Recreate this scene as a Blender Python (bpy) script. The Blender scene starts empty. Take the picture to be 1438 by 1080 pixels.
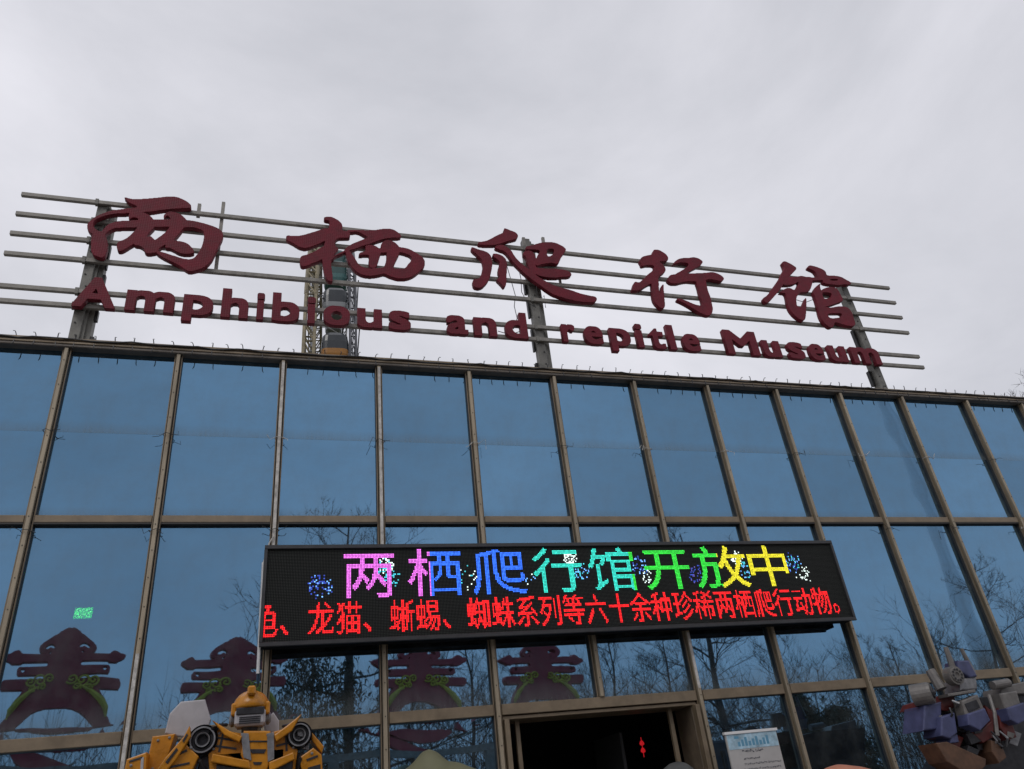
import bpy, bmesh, math, random
import numpy as np
from mathutils import Vector, Matrix, noise
rad = math.radians
S = bpy.context.scene
COL = S.collection

# ------------------------------------------------------------------ camera
F_PX, YAW, PITCH, ROLL = 1067.55, 0.336981, 0.520380, -0.118346
W, H = 1438.0, 1080.0
CAM = Vector((0, -8.4867, 1.6))
fw = Vector((math.sin(YAW)*math.cos(PITCH), math.cos(YAW)*math.cos(PITCH), math.sin(PITCH)))
r0 = Vector((math.cos(YAW), -math.sin(YAW), 0)); u0 = r0.cross(fw)
rt = r0*math.cos(ROLL)+u0*math.sin(ROLL); up = -r0*math.sin(ROLL)+u0*math.cos(ROLL)
cd = bpy.data.cameras.new('camera'); cd.sensor_width = 36; cd.lens = F_PX/W*36
cd.clip_start = 0.05; cd.clip_end = 2000
cam = bpy.data.objects.new('camera', cd); COL.objects.link(cam)
M3 = Matrix((rt, up, -fw)).transposed().to_4x4(); M3.translation = CAM
cam.matrix_world = M3
S.camera = cam

# ------------------------------------------------------------------ overcast sky, veiled sun
SUN_EL, SUN_AZ = rad(48), rad(215)          # azimuth clockwise from +y
world = bpy.data.worlds.new('World'); S.world = world; world.use_nodes = True
nt = world.node_tree; nt.nodes.clear()
N = nt.nodes.new; L = nt.links.new
wout = N('ShaderNodeOutputWorld'); bg = N('ShaderNodeBackground'); bg.inputs[1].default_value = 0.10
sky = N('ShaderNodeTexSky'); sky.sky_type = 'NISHITA'; sky.sun_disc = False
sky.sun_elevation = SUN_EL; sky.sun_rotation = SUN_AZ
tc = N('ShaderNodeTexCoord'); mp = N('ShaderNodeMapping'); mp.inputs['Scale'].default_value = (1, 1, 1.9)
n1 = N('ShaderNodeTexNoise'); n1.inputs['Scale'].default_value = 1.5; n1.inputs['Detail'].default_value = 7; n1.inputs['Roughness'].default_value = .56
n1.inputs['Distortion'].default_value = .4
cr = N('ShaderNodeValToRGB')
cr.color_ramp.elements[0].position = .30; cr.color_ramp.elements[0].color = (5.5, 5.6, 6.1, 1)
cr.color_ramp.elements[1].position = .70; cr.color_ramp.elements[1].color = (8.5, 8.45, 9.05, 1)
mx = N('ShaderNodeMix'); mx.data_type = 'RGBA'; mx.inputs[0].default_value = .93
L(tc.outputs['Generated'], mp.inputs[0]); L(mp.outputs[0], n1.inputs['Vector']); L(n1.outputs['Fac'], cr.inputs[0])
L(sky.outputs[0], mx.inputs[6]); L(cr.outputs[0], mx.inputs[7]); L(mx.outputs[2], bg.inputs[0]); L(bg.outputs[0], wout.inputs[0])
sd = bpy.data.lights.new('sun', 'SUN'); sd.energy = 0.7; sd.angle = rad(25); sd.color = (1, .97, .93)
sun = bpy.data.objects.new('sun', sd); COL.objects.link(sun)
sdir = Vector((math.sin(SUN_AZ)*math.cos(SUN_EL), math.cos(SUN_AZ)*math.cos(SUN_EL), math.sin(SUN_EL)))
sun.rotation_euler = sdir.to_track_quat('Z', 'Y').to_euler(); sun.location = (0, -20, 30)
vs = S.view_settings; vs.view_transform = 'Standard'; vs.look = 'None'; vs.exposure = 0; vs.gamma = 1
S.cycles.max_bounces = 6; S.cycles.transparent_max_bounces = 6

# ------------------------------------------------------------------ helpers
def ray(px, py):
    return fw*F_PX + rt*(px-W/2) - up*(py-H/2)
def at(px, py, Y):
    """photo pixel -> point on the vertical plane y=Y"""
    d = ray(px, py); return CAM + d*((Y-CAM.y)/d.y)
def at_mirror(px, py, d):
    """pixel seen in the glass -> real point at distance d in front of the facade"""
    p = at(px, py, d); return Vector((p.x, -p.y, p.z))
def x_at(px, z, Y):
    lo, hi = -500, 2500
    for _ in range(50):
        m = (lo+hi)/2
        if at(px, m, Y).z > z: lo = m
        else: hi = m
    return at(px, lo, Y).x

MATS = {}
def mat(name, col, rough=.6, metal=0., var=.0, vscale=8., bump=0., bscale=60., emit=None, spec=.5, streak=False):
    if name in MATS: return MATS[name]
    m = bpy.data.materials.new(name); m.use_nodes = True; t = m.node_tree; b = t.nodes['Principled BSDF']
    b.inputs['Base Color'].default_value = (*col, 1); b.inputs['Roughness'].default_value = rough; b.inputs['Metallic'].default_value = metal
    b.inputs['Specular IOR Level'].default_value = spec
    if var:
        tcn = t.nodes.new('ShaderNodeTexCoord'); mpn = t.nodes.new('ShaderNodeMapping')
        mpn.inputs['Scale'].default_value = (1, 1, .12) if streak else (1, 1, 1)
        ns = t.nodes.new('ShaderNodeTexNoise'); ns.inputs['Scale'].default_value = vscale; ns.inputs['Detail'].default_value = 6; ns.inputs['Roughness'].default_value = .65
        rp = t.nodes.new('ShaderNodeValToRGB'); rp.color_ramp.elements[0].position = .3; rp.color_ramp.elements[1].position = .72
        rp.color_ramp.elements[0].color = (*[c*(1-var) for c in col], 1); rp.color_ramp.elements[1].color = (*[min(1, c*(1+var)) for c in col], 1)
        t.links.new(tcn.outputs['Object'], mpn.inputs[0]); t.links.new(mpn.outputs[0], ns.inputs['Vector']); t.links.new(ns.outputs['Fac'], rp.inputs[0]); t.links.new(rp.outputs[0], b.inputs['Base Color'])
        mr = t.nodes.new('ShaderNodeMapRange'); mr.inputs['To Min'].default_value = max(.02, rough-.15); mr.inputs['To Max'].default_value = min(1, rough+.15)
        t.links.new(ns.outputs['Fac'], mr.inputs['Value']); t.links.new(mr.outputs[0], b.inputs['Roughness'])
    if bump:
        n2 = t.nodes.new('ShaderNodeTexNoise'); n2.inputs['Scale'].default_value = bscale; n2.inputs['Detail'].default_value = 4
        tc2 = t.nodes.new('ShaderNodeTexCoord'); t.links.new(tc2.outputs['Object'], n2.inputs['Vector'])
        bp = t.nodes.new('ShaderNodeBump'); bp.inputs['Strength'].default_value = bump; bp.inputs['Distance'].default_value = .01
        t.links.new(n2.outputs['Fac'], bp.inputs['Height']); t.links.new(bp.outputs[0], b.inputs['Normal'])
    if emit:
        b.inputs['Emission Color'].default_value = (*emit[0], 1); b.inputs['Emission Strength'].default_value = emit[1]
    MATS[name] = m; return m

def link(name, me, m=None, parent=None, smooth=False):
    o = bpy.data.objects.new(name, me); COL.objects.link(o)
    if m is not None and not me.materials: me.materials.append(m)
    if parent is not None: o.parent = parent
    if smooth:
        for p in me.polygons: p.use_smooth = True
    return o
def bm_obj(name, bm, m, parent=None, smooth=False):
    me = bpy.data.meshes.new(name); bm.normal_update(); bm.to_mesh(me); bm.free()
    return link(name, me, m, parent, smooth)
def thing(name, label, cat, loc=(0, 0, 0), group=None):
    o = bpy.data.objects.new(name, None); COL.objects.link(o); o.location = loc
    o['label'] = label; o['category'] = cat
    if group: o['group'] = group
    return o
def tag(o, label, cat, group=None):
    o['label'] = label; o['category'] = cat
    if group: o['group'] = group
    return o
def box(bm, lo, hi, bev=0.):
    vs_ = [bm.verts.new((x, y, z)) for x in (lo[0], hi[0]) for y in (lo[1], hi[1]) for z in (lo[2], hi[2])]
    fs = []
    for f in ((0, 1, 3, 2), (4, 6, 7, 5), (0, 4, 5, 1), (2, 3, 7, 6), (0, 2, 6, 4), (1, 5, 7, 3)):
        fs.append(bm.faces.new([vs_[i] for i in f]))
    if bev:
        ed = list({e for f in fs for e in f.edges})
        bmesh.ops.bevel(bm, geom=ed, offset=bev, segments=1, affect='EDGES', profile=.5)
def tube(bm, pts, rads, n=6, cap=True):
    rings = []
    pts = [Vector(p) for p in pts]
    if not hasattr(rads, '__len__'): rads = [rads]*len(pts)
    for i, p in enumerate(pts):
        d = (pts[min(i+1, len(pts)-1)]-pts[max(i-1, 0)])
        if d.length < 1e-9: d = Vector((0, 0, 1))
        d.normalize()
        a = d.orthogonal().normalized() if abs(d.z) > .95 else Vector((0, 0, 1)).cross(d).normalized()
        b = d.cross(a)
        rings.append([bm.verts.new(p+(a*math.cos(2*math.pi*k/n)+b*math.sin(2*math.pi*k/n))*rads[i]) for k in range(n)])
    for i in range(len(rings)-1):
        for k in range(n):
            bm.faces.new((rings[i][k], rings[i][(k+1) % n], rings[i+1][(k+1) % n], rings[i+1][k]))
    if cap:
        bm.faces.new(list(reversed(rings[0]))); bm.faces.new(rings[-1])
def prism(bm, poly, Y, depth, bev=0.):
    """outline given in photo pixels, stood up at plane y=Y and given real thickness towards +y"""
    ps = [at(x, y, Y) for x, y in poly]
    prism_pts(bm, ps, Vector((0, depth, 0)), bev)
def prism_pts(bm, ps, vec, bev=0.):
    a = [bm.verts.new(p) for p in ps]; b = [bm.verts.new(p+vec) for p in ps]; n = len(ps)
    fs = [bm.faces.new(a), bm.faces.new(list(reversed(b)))]
    for i in range(n): fs.append(bm.faces.new((a[i], b[i], b[(i+1) % n], a[(i+1) % n])))
    bmesh.ops.recalc_face_normals(bm, faces=fs)
    if bev:
        ed = list({e for e in fs[0].edges}); bmesh.ops.bevel(bm, geom=ed, offset=bev, segments=2, affect='EDGES', profile=.5)
def lathe(bm, prof, axis='Z', n=24, org=(0, 0, 0), cap=True):
    org = Vector(org); rings = []
    for rr, h in prof:
        ring = []
        for k in range(n):
            a = 2*math.pi*k/n; c, s = math.cos(a)*rr, math.sin(a)*rr
            v = Vector((c, s, h)) if axis == 'Z' else (Vector((c, h, s)) if axis == 'Y' else Vector((h, c, s)))
            ring.append(bm.verts.new(org+v))
        rings.append(ring)
    fs = []
    for i in range(len(rings)-1):
        for k in range(n): fs.append(bm.faces.new((rings[i][k], rings[i][(k+1) % n], rings[i+1][(k+1) % n], rings[i+1][k])))
    if cap: fs.append(bm.faces.new(list(reversed(rings[0])))); fs.append(bm.faces.new(rings[-1]))
    bmesh.ops.recalc_face_normals(bm, faces=fs)
def BM(): return bmesh.new()
def boxobj(name, lo, hi, m, parent, bev=0.):
    b = BM(); box(b, lo, hi, bev); return bm_obj(name, b, m, parent)
def catmull(pts, k=5, closed=True):
    n = len(pts); out = []
    for i in range(n):
        p0, p1, p2, p3 = (np.array(pts[(i+j-1) % n], float) for j in range(4))
        for s in range(k):
            t = s/k
            out.append(.5*((2*p1)+(-p0+p2)*t+(2*p0-5*p1+4*p2-p3)*t*t+(-p0+3*p1-3*p2+p3)*t**3))
    return out
def inside(poly, X, Y):
    poly = np.asarray(poly); r = np.zeros(X.shape, bool); n = len(poly); j = n-1
    for i in range(n):
        xi, yi = poly[i]; xj, yj = poly[j]
        if yi != yj:
            c = ((yi > Y) != (yj > Y)) & (X < (xj-xi)*(Y-yi)/(yj-yi)+xi); r ^= c
        j = i
    return r
def contours(mask):
    """marching squares on a 0..1 field -> closed loops (grid coordinates)"""
    h, w = mask.shape; seg = {}
    f = mask-.5
    def ip(a, b, pa, pb):
        t = a/(a-b); return (pa[0]+(pb[0]-pa[0])*t, pa[1]+(pb[1]-pa[1])*t)
    act = np.argwhere(((f[:-1, :-1] > 0).astype(int)+(f[1:, :-1] > 0)+(f[:-1, 1:] > 0)+(f[1:, 1:] > 0)) % 4 != 0)
    nxt = {}; pos = {}
    for y, x in act:
        v = [f[y, x], f[y, x+1], f[y+1, x+1], f[y+1, x]]; c = [(x, y), (x+1, y), (x+1, y+1), (x, y+1)]
        key = [('h', x, y), ('v', x+1, y), ('h', x, y+1), ('v', x, y)]
        ins, outs = [], []
        for e in range(4):
            a, b = v[e], v[(e+1) % 4]
            if (a > 0) != (b > 0):
                pos[key[e]] = ip(a, b, c[e], c[(e+1) % 4]); (ins if a > 0 else outs).append(e)
        for a, b in zip(ins, outs) if len(ins) == 1 else ((ins[0], (ins[0]+3) % 4), (ins[1], (ins[1]+3) % 4)):
            nxt[key[a]] = key[b]
    loops = []
    while nxt:
        s = next(iter(nxt)); lp = []; k = s
        while k in nxt:
            lp.append(pos[k]); k = nxt.pop(k)
        if len(lp) > 8: loops.append(lp)
    return loops
def simplify(lp, tol):
    P = np.array(lp)
    def dp(a, b):
        if b <= a+1: return []
        d = P[b]-P[a]; q = P[a+1:b]-P[a]; ln = np.hypot(*d)
        ds = np.abs(d[0]*q[:, 1]-d[1]*q[:, 0])/ln if ln > 1e-9 else np.hypot(q[:, 0], q[:, 1])
        i = int(ds.argmax())
        if ds[i] < tol: return []
        i += a+1; return dp(a, i)+[i]+dp(i, b)
    m = len(P)//2; idx = [0]+dp(0, m)+[m]+dp(m, len(P)-1)
    return [lp[i] for i in idx]
def curve_mesh(loops3, depth, bev):
    """closed planar loops in (x,z) -> filled, extruded mesh standing in the xz plane, front face at y=0"""
    cu = bpy.data.curves.new('tmp', 'CURVE'); cu.dimensions = '2D'; cu.fill_mode = 'BOTH'; cu.extrude = depth/2-bev; cu.bevel_depth = bev; cu.bevel_resolution = 1; cu.offset = -bev
    for lp in loops3:
        s = cu.splines.new('POLY'); s.points.add(len(lp)-1); s.use_cyclic_u = True
        for i, (x, z) in enumerate(lp): s.points[i].co = (x, z, 0, 1)
    return curve_to_mesh(cu, depth)
def curve_to_mesh(cu, depth):
    o = bpy.data.objects.new('tmp', cu); COL.objects.link(o)
    me = bpy.data.meshes.new_from_object(o.evaluated_get(bpy.context.evaluated_depsgraph_get()))
    bpy.data.objects.remove(o); bpy.data.curves.remove(cu)
    me.transform(Matrix(((1, 0, 0, 0), (0, 0, -1, depth/2), (0, 1, 0, 0), (0, 0, 0, 1))))
    return me
def glyph_tris(ch):
    me = curve_to_mesh(text_curve(ch, 0), 0); me.calc_loop_triangles()
    V = np.array([(v.co.x, v.co.z) for v in me.vertices]); T = [tuple(t.vertices) for t in me.loop_triangles]; bpy.data.meshes.remove(me); return V, T
def tri_fill(V, T, X, Y):
    r = np.zeros(X.shape, bool); st = X[0, 1]-X[0, 0]; x0, y0 = X[0, 0], Y[0, 0]
    for t in T:
        P = V[list(t)]; i0, i1 = max(0, int((P[:, 0].min()-x0)/st)), int((P[:, 0].max()-x0)/st)+2; j0, j1 = max(0, int((P[:, 1].min()-y0)/st)), int((P[:, 1].max()-y0)/st)+2
        x, y = X[j0:j1, i0:i1], Y[j0:j1, i0:i1]
        d = [(P[(k+1) % 3, 0]-P[k, 0])*(y-P[k, 1])-(P[(k+1) % 3, 1]-P[k, 1])*(x-P[k, 0]) for k in range(3)]
        r[j0:j1, i0:i1] |= ((d[0] >= 0) & (d[1] >= 0) & (d[2] >= 0)) | ((d[0] <= 0) & (d[1] <= 0) & (d[2] <= 0))
    return r
def glyph_mesh(ch, grow, depth):
    """heavy version of a letter: filled on a fine grid, thickened, re-outlined, extruded"""
    V, T = glyph_tris(ch); st = .006; X, Y = np.meshgrid(np.arange(-.15, 1.15, st), np.arange(-.4, 1.0, st)); mk = tri_fill(V, T, X, Y)
    n = round(grow/st); q = np.pad(mk, n); out = np.zeros_like(mk)
    for dy in range(2*n+1):
        for dx in range(2*n+1): out |= q[dy:dy+mk.shape[0], dx:dx+mk.shape[1]]
    q = np.pad(out.astype(float), 1); f = (q[:-2, 1:-1]+q[2:, 1:-1]+q[1:-1, :-2]+q[1:-1, 2:]+2*q[1:-1, 1:-1])/6
    return curve_mesh([[(-.15+x*st, -.4+y*st) for x, y in simplify(lp, .35)] for lp in contours(f)], depth, .004)
def text_curve(ch, offset):
    cu = bpy.data.curves.new('tmp', 'FONT'); cu.body = ch; cu.offset = offset; cu.fill_mode = 'FRONT'; return cu

# ------------------------------------------------------------------ materials
M_TAN = mat('frame_tan', (.21, .162, .108), .45, .25, var=.22, vscale=5, bump=.1)
M_CAP = mat('cap_tan', (.30, .25, .18), .45, .3, var=.4, vscale=7, bump=.1, streak=True)
M_DARK = mat('frame_gasket_shadow', (.035, .032, .03), .6, var=.3)  # dark frame parts, also the modelled shadow line under the transoms
M_STRIP = mat('pale_strip', (.50, .48, .45), .6, var=.45, vscale=14)
M_COPE = mat('coping_metal', (.16, .14, .12), .5, .3, var=.3, vscale=6)
M_STEEL = mat('grey_steel', (.22, .207, .185), .55, .2, var=.35, vscale=9, bump=.15)
M_POST = mat('post_steel', (.15, .145, .13), .55, .2, var=.4, vscale=7, bump=.2)
M_BLACK = mat('black_plastic', (.02, .02, .022), .5, var=.3)
M_WIRE = mat('wire', (.03, .03, .03), .6)
M_CONC = mat('concrete', (.30, .29, .27), .85, var=.2, vscale=2, bump=.3)
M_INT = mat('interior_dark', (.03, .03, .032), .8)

def glass_material():
    m = bpy.data.materials.new('blue_mirror_glass'); m.use_nodes = True; t = m.node_tree; t.nodes.clear()
    n = t.nodes.new; l = t.links.new
    out = n('ShaderNodeOutputMaterial')
    p = n('ShaderNodeBsdfPrincipled'); p.inputs['Metallic'].default_value = 1; p.inputs['Roughness'].default_value = .015
    tcn = n('ShaderNodeTexCoord'); oi = n('ShaderNodeObjectInfo')
    # slight pane to pane difference
    hs = n('ShaderNodeHueSaturation'); hs.inputs['Color'].default_value = (.143, .288, .445, 1)
    mr = n('ShaderNodeMapRange'); mr.inputs['To Min'].default_value = .88; mr.inputs['To Max'].default_value = 1.10
    l(oi.outputs['Random'], mr.inputs[0]); l(mr.outputs[0], hs.inputs['Value']); l(hs.outputs[0], p.inputs['Base Color'])
    # float-glass waviness
    nz = n('ShaderNodeTexNoise'); nz.inputs['Scale'].default_value = 1.3; nz.inputs['Detail'].default_value = 1
    l(tcn.outputs['Object'], nz.inputs['Vector'])
    bp = n('ShaderNodeBump'); bp.inputs['Strength'].default_value = .12; bp.inputs['Distance'].default_value = .02
    l(nz.outputs['Fac'], bp.inputs['Height']); l(bp.outputs[0], p.inputs['Normal'])
    # dust film: general mottling, rain streaks and a grimy lower edge
    df = n('ShaderNodeBsdfDiffuse'); df.inputs['Color'].default_value = (.19, .21, .21, 1)
    mp1 = n('ShaderNodeMapping'); mp1.inputs['Scale'].default_value = (22, 1, 1.2)
    st = n('ShaderNodeTexNoise'); st.inputs['Scale'].default_value = 1.6; st.inputs['Detail'].default_value = 6
    l(tcn.outputs['Object'], mp1.inputs[0]); l(mp1.outputs[0], st.inputs['Vector'])
    ds = n('ShaderNodeTexNoise'); ds.inputs['Scale'].default_value = 3.2; ds.inputs['Detail'].default_value = 8; ds.inputs['Roughness'].default_value = .7
    l(tcn.outputs['Object'], ds.inputs['Vector'])
    sp = n('ShaderNodeSeparateXYZ'); l(tcn.outputs['Generated'], sp.inputs[0])
    edge = n('ShaderNodeMapRange'); edge.inputs['From Min'].default_value = .13; edge.inputs['From Max'].default_value = 0; edge.inputs['To Min'].default_value = 0; edge.inputs['To Max'].default_value = .55
    l(sp.outputs['Z'], edge.inputs[0])
    e2 = n('ShaderNodeMath'); e2.operation = 'MULTIPLY'; l(edge.outputs[0], e2.inputs[0]); l(st.outputs['Fac'], e2.inputs[1])
    d2 = n('ShaderNodeMapRange'); d2.inputs['From Min'].default_value = .42; d2.inputs['From Max'].default_value = .8; d2.inputs['To Min'].default_value = .05; d2.inputs['To Max'].default_value = .28
    l(ds.outputs['Fac'], d2.inputs[0])
    ad = n('ShaderNodeMath'); ad.operation = 'ADD'; ad.use_clamp = True; l(e2.outputs[0], ad.inputs[0]); l(d2.outputs[0], ad.inputs[1])
    m1 = n('ShaderNodeMixShader'); l(ad.outputs[0], m1.inputs[0]); l(p.outputs[0], m1.inputs[1]); l(df.outputs[0], m1.inputs[2])
    tr = n('ShaderNodeBsdfTransparent'); tr.inputs['Color'].default_value = (.45, .62, .8, 1)
    m2 = n('ShaderNodeMixShader'); m2.inputs[0].default_value = .10; l(m1.outputs[0], m2.inputs[1]); l(tr.outputs[0], m2.inputs[2])
    l(m2.outputs[0], out.inputs[0]); return m
M_GLASS = glass_material()

# ------------------------------------------------------------------ ground
def ground_material():
    m = mat('plaza_paving', (.27, .26, .25), .85, var=.18, vscale=.9, bump=.3)
    t = m.node_tree; b = t.nodes['Principled BSDF']; br = t.nodes.new('ShaderNodeTexBrick'); tcn = t.nodes.new('ShaderNodeTexCoord')
    br.inputs['Scale'].default_value = 1.2; br.inputs['Color1'].default_value = (.28, .27, .26, 1); br.inputs['Color2'].default_value = (.22, .215, .21, 1); br.inputs['Mortar'].default_value = (.1, .1, .1, 1); br.inputs['Mortar Size'].default_value = .012
    t.links.new(tcn.outputs['Object'], br.inputs['Vector']); t.links.new(br.outputs[0], b.inputs['Base Color']); return m
b = BM(); bmesh.ops.create_grid(b, x_segments=1, y_segments=1, size=600)
g = bm_obj('ground', b, mat('grass_ground', (.07, .075, .04), .95, var=.4, vscale=.5)); g['kind'] = 'structure'
b = BM(); box(b, (-25, -17.2, -.3), (35, 30, .02)); g = bm_obj('plaza', b, ground_material()); g['kind'] = 'structure'

# ------------------------------------------------------------------ museum building
XM = [-6.03, -4.83, -3.63, -2.43, -1.231, -.021, 1.163, 2.361, 3.571, 4.791, 5.98, 7.17, 8.335, 9.53, 10.86, 12.06, 13.26, 14.46]
ZT, ZM, ZL = 6.93, 4.80, 2.656
bld = thing('museum_building', 'blue mirror-glass museum hall with tan metal framing and an open dark doorway', 'building', (4.2, 0, 0))
def B(o):                                   # parent keeping world position
    o.parent = bld; o.matrix_parent_inverse = Matrix.Translation(-Vector(bld.location)); return o
rng = random.Random(4)
DOOR = (7, 9)                               # bays between XM[7] and XM[9] are the doorway
def pane(x0, x1, z0, z1, tilt, rot=None):
    w, h = x1-x0, z1-z0
    b = BM(); box(b, (-w/2, 0, -h/2), (w/2, .012, h/2)); o = bm_obj('pane', b, M_GLASS, None)
    o.location = ((x0+x1)/2, .012, (z0+z1)/2); o.rotation_euler = rot or (rng.gauss(0, tilt), 0, rng.gauss(0, tilt)); return B(o)
TL = .0016
for i in range(len(XM)-1):
    a, c = XM[i]+.03, XM[i+1]-.03
    rot = (rng.gauss(0, TL*.7), 0, rng.gauss(0, TL)); pane(a, c, ZM+.03, 5.8325, TL, rot); pane(a, c, 5.8335, ZT-.03, TL, rot)
    pane(a, c, ZL+.05, ZM-.03, TL)
    if not (DOOR[0] <= i < DOOR[1]): pane(a, c, .32, ZL-.05, TL)
for i, x in enumerate(XM):
    z0 = ZL+.056 if i == 8 else .3
    b = BM(); box(b, (x-.044, -.022, z0), (x+.044, .05, ZT-.05)); B(bm_obj('mullion', b, M_DARK))
    b = BM(); box(b, (x-.0435, -.045, z0), (x-.033, -.0225, ZT-.051)); box(b, (x+.033, -.045, z0), (x+.0435, -.0225, ZT-.051)); B(bm_obj('glazing_bead', b, M_TAN))
    b = BM(); box(b, (x-.021, -.085, z0), (x+.021, -.0225, ZT-.052), .004); cap = B(bm_obj('mullion_cap', b, M_CAP))
    b = BM(); rs = random.Random(i)
    z = z0+.2
    while z < ZT-.2:
        lathe(b, [(.0065, 0), (.0065, .004)], 'Y', 6, (x, -.0892, z)); z += rs.uniform(.28, .34)
    o = B(bm_obj('screws', b, M_DARK)); o['kind'] = 'stuff'
for i, (z0, z1) in ((5, (4.42, 6.85)), (6, (4.42, 6.85)), (9, (ZL+.07, 3.36)), (4, (2.0, 3.4))):
    x = XM[i]; b = BM(); box(b, (x-.016, -.092, z0), (x+.016, -.0855, z1)); B(bm_obj('cover_strip', b, M_STRIP))
for i in range(len(XM)-1):
    a, c = XM[i]+.045, XM[i+1]-.045
    b = BM(); box(b, (a, -.055, ZM-.04), (c, .04, ZM+.04), .005); B(bm_obj('transom', b, M_TAN))
    b = BM(); box(b, (a, -.05, ZM-.058), (c, .035, ZM-.0405)); B(bm_obj('transom_shadow_strip', b, M_DARK))  # dark strip standing in for the shadow line beneath the transom
    if i != DOOR[0]+1:
        b = BM(); box(b, (a, -.06, ZL-.055), (XM[DOOR[1]]-.045 if i == DOOR[0] else c, .04, ZL+.055), .005); B(bm_obj('transom', b, M_TAN))
    if not (DOOR[0] <= i < DOOR[1]):
        b = BM(); box(b, (a, -.055, .2), (c, .04, .318), .005); B(bm_obj('transom', b, M_TAN))
# roof edge
b = BM(); box(b, (XM[0]-.1, -.10, ZT-.048), (XM[-1]+.1, .35, ZT+.055), .008); B(bm_obj('coping', b, M_COPE))
b = BM(); box(b, (XM[0]-.1, -.115, ZT-.012), (XM[-1]+.1, -.1005, ZT+.008)); box(b, (XM[0]-.1, -.125, ZT+.03), (XM[-1]+.1, -.1005, ZT+.05)); B(bm_obj('coping_lip', b, M_TAN))
for nm, lo, hi, m in (('roof', (XM[0], .352, ZT-.15), (XM[-1], 14, ZT-.02), M_CONC), ('back_wall', (XM[0], 14, 0), (XM[-1], 14.2, ZT), M_CONC),
                      ('side_wall', (XM[0]-.2, .06, 0), (XM[0]-.001, 14.2, ZT-.05), M_CONC), ('side_wall', (XM[-1]+.001, .06, 0), (XM[-1]+.2, 14.2, ZT-.05), M_CONC),
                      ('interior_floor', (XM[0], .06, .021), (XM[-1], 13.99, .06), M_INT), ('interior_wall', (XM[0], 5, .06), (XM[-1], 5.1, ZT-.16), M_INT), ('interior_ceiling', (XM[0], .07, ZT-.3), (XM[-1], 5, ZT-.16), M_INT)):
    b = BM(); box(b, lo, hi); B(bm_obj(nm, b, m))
# doorway: deep tan portal with an inner frame, set back
xa, xb = XM[7], XM[9]
zt = ZL-.064
for nm, lo, hi, m in (('door_head', (xa+.053, -.03, zt-.035), (xb-.053, .42, zt), M_TAN), ('door_jamb', (xa+.053, -.10, .06), (xa+.105, .0, zt-.036), M_TAN),
                      ('door_jamb', (xb-.105, -.10, .06), (xb-.053, .0, zt-.036), M_TAN), ('door_reveal', (xb-.11, .001, .06), (xb-.06, .42, zt-.036), mat('reveal_brown', (.13, .10, .07), .55, var=.25)),
                      ('door_reveal', (xa+.06, .001, .06), (xa+.11, .42, zt-.036), MATS['reveal_brown']),
                      ('inner_post', (xa+.24, .16, .06), (xa+.29, .21, zt-.036), M_TAN), ('inner_post', (xb-.33, .16, .06), (xb-.28, .21, zt-.036), M_TAN)):
    b = BM(); box(b, lo, hi, .004); B(bm_obj(nm, b, m))
# open inner door leaf with three pull bars
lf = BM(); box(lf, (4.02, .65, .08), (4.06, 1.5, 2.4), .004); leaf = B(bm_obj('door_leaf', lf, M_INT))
for k, yy in enumerate((.72, .95, 1.25)):
    b = BM(); tube(b, [(3.98, yy, .5), (3.98, yy, 2.3)], .013, 8); o = bm_obj('pull_bar', b, mat('brushed_steel', (.7, .7, .7), .45, .0))
    o.parent = leaf; o.matrix_parent_inverse = Matrix.Translation(-Vector(bld.location))
# wire ties holding the cables on the mullions
for i, x in enumerate(XM):
    for z in (5.80, 4.66):
        if z < 5 and 6 <= i <= 11: continue
        b = BM(); rr = random.Random(i*7+int(z)); pts = []
        for k in range(11):
            a = k/10*2*math.pi; pts.append((x+.052*math.cos(a)*(1+rr.uniform(-.2, .2)), -.06+.058*math.sin(a), z+rr.uniform(-.012, .012)))
        tube(b, pts, .004, 5)
        for k in range(2):
            s = rr.choice((-1, 1)); tube(b, [(x+s*.045, -.09, z), (x+s*rr.uniform(.08, .13), -.11, z+rr.uniform(-.05, .05)), (x+s*rr.uniform(.09, .15), -.115, z+rr.uniform(-.1, .06))], .003, 4)
        B(bm_obj('wire_tie', b, M_WIRE if rr.random() < .6 else M_STRIP))

# string of lights clipped along the roof edge
sl = thing('string_lights', 'thin cable of small black clips strung along the whole roof edge', 'string lights', (4, -.13, ZT))
b = BM(); pts = []; rr = random.Random(8)
for k in range(140):
    x = XM[0]+k*(XM[-1]-XM[0])/139; pts.append((x-4, rr.uniform(-.012, .012), .03+rr.uniform(-.014, .014)))
tube(b, pts, .009, 5); bm_obj('cable', b, M_BLACK, sl)
b = BM()
x = XM[0]
while x < XM[-1]:
    x += rr.uniform(.17, .23); h = rr.uniform(.03, .06); s = rr.uniform(-.02, .02)
    tube(b, [(x-4, .02, .05), (x-4+s*.5, 0, .05+h*.7), (x-4+s, -.01, .05+h), (x-4+s+rr.choice((-.018, .018)), -.015, .05+h*.92)], [.006, .006, .005, .004], 4)
    if rr.random() < .8: tube(b, [(x-4, -.01, -.02), (x-4+s*.3, -.02, -.07), (x-4+s, -.02, -.095)], [.006, .007, .003], 4)
o = bm_obj('clips', b, M_BLACK, sl); o['kind'] = 'stuff'

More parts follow.
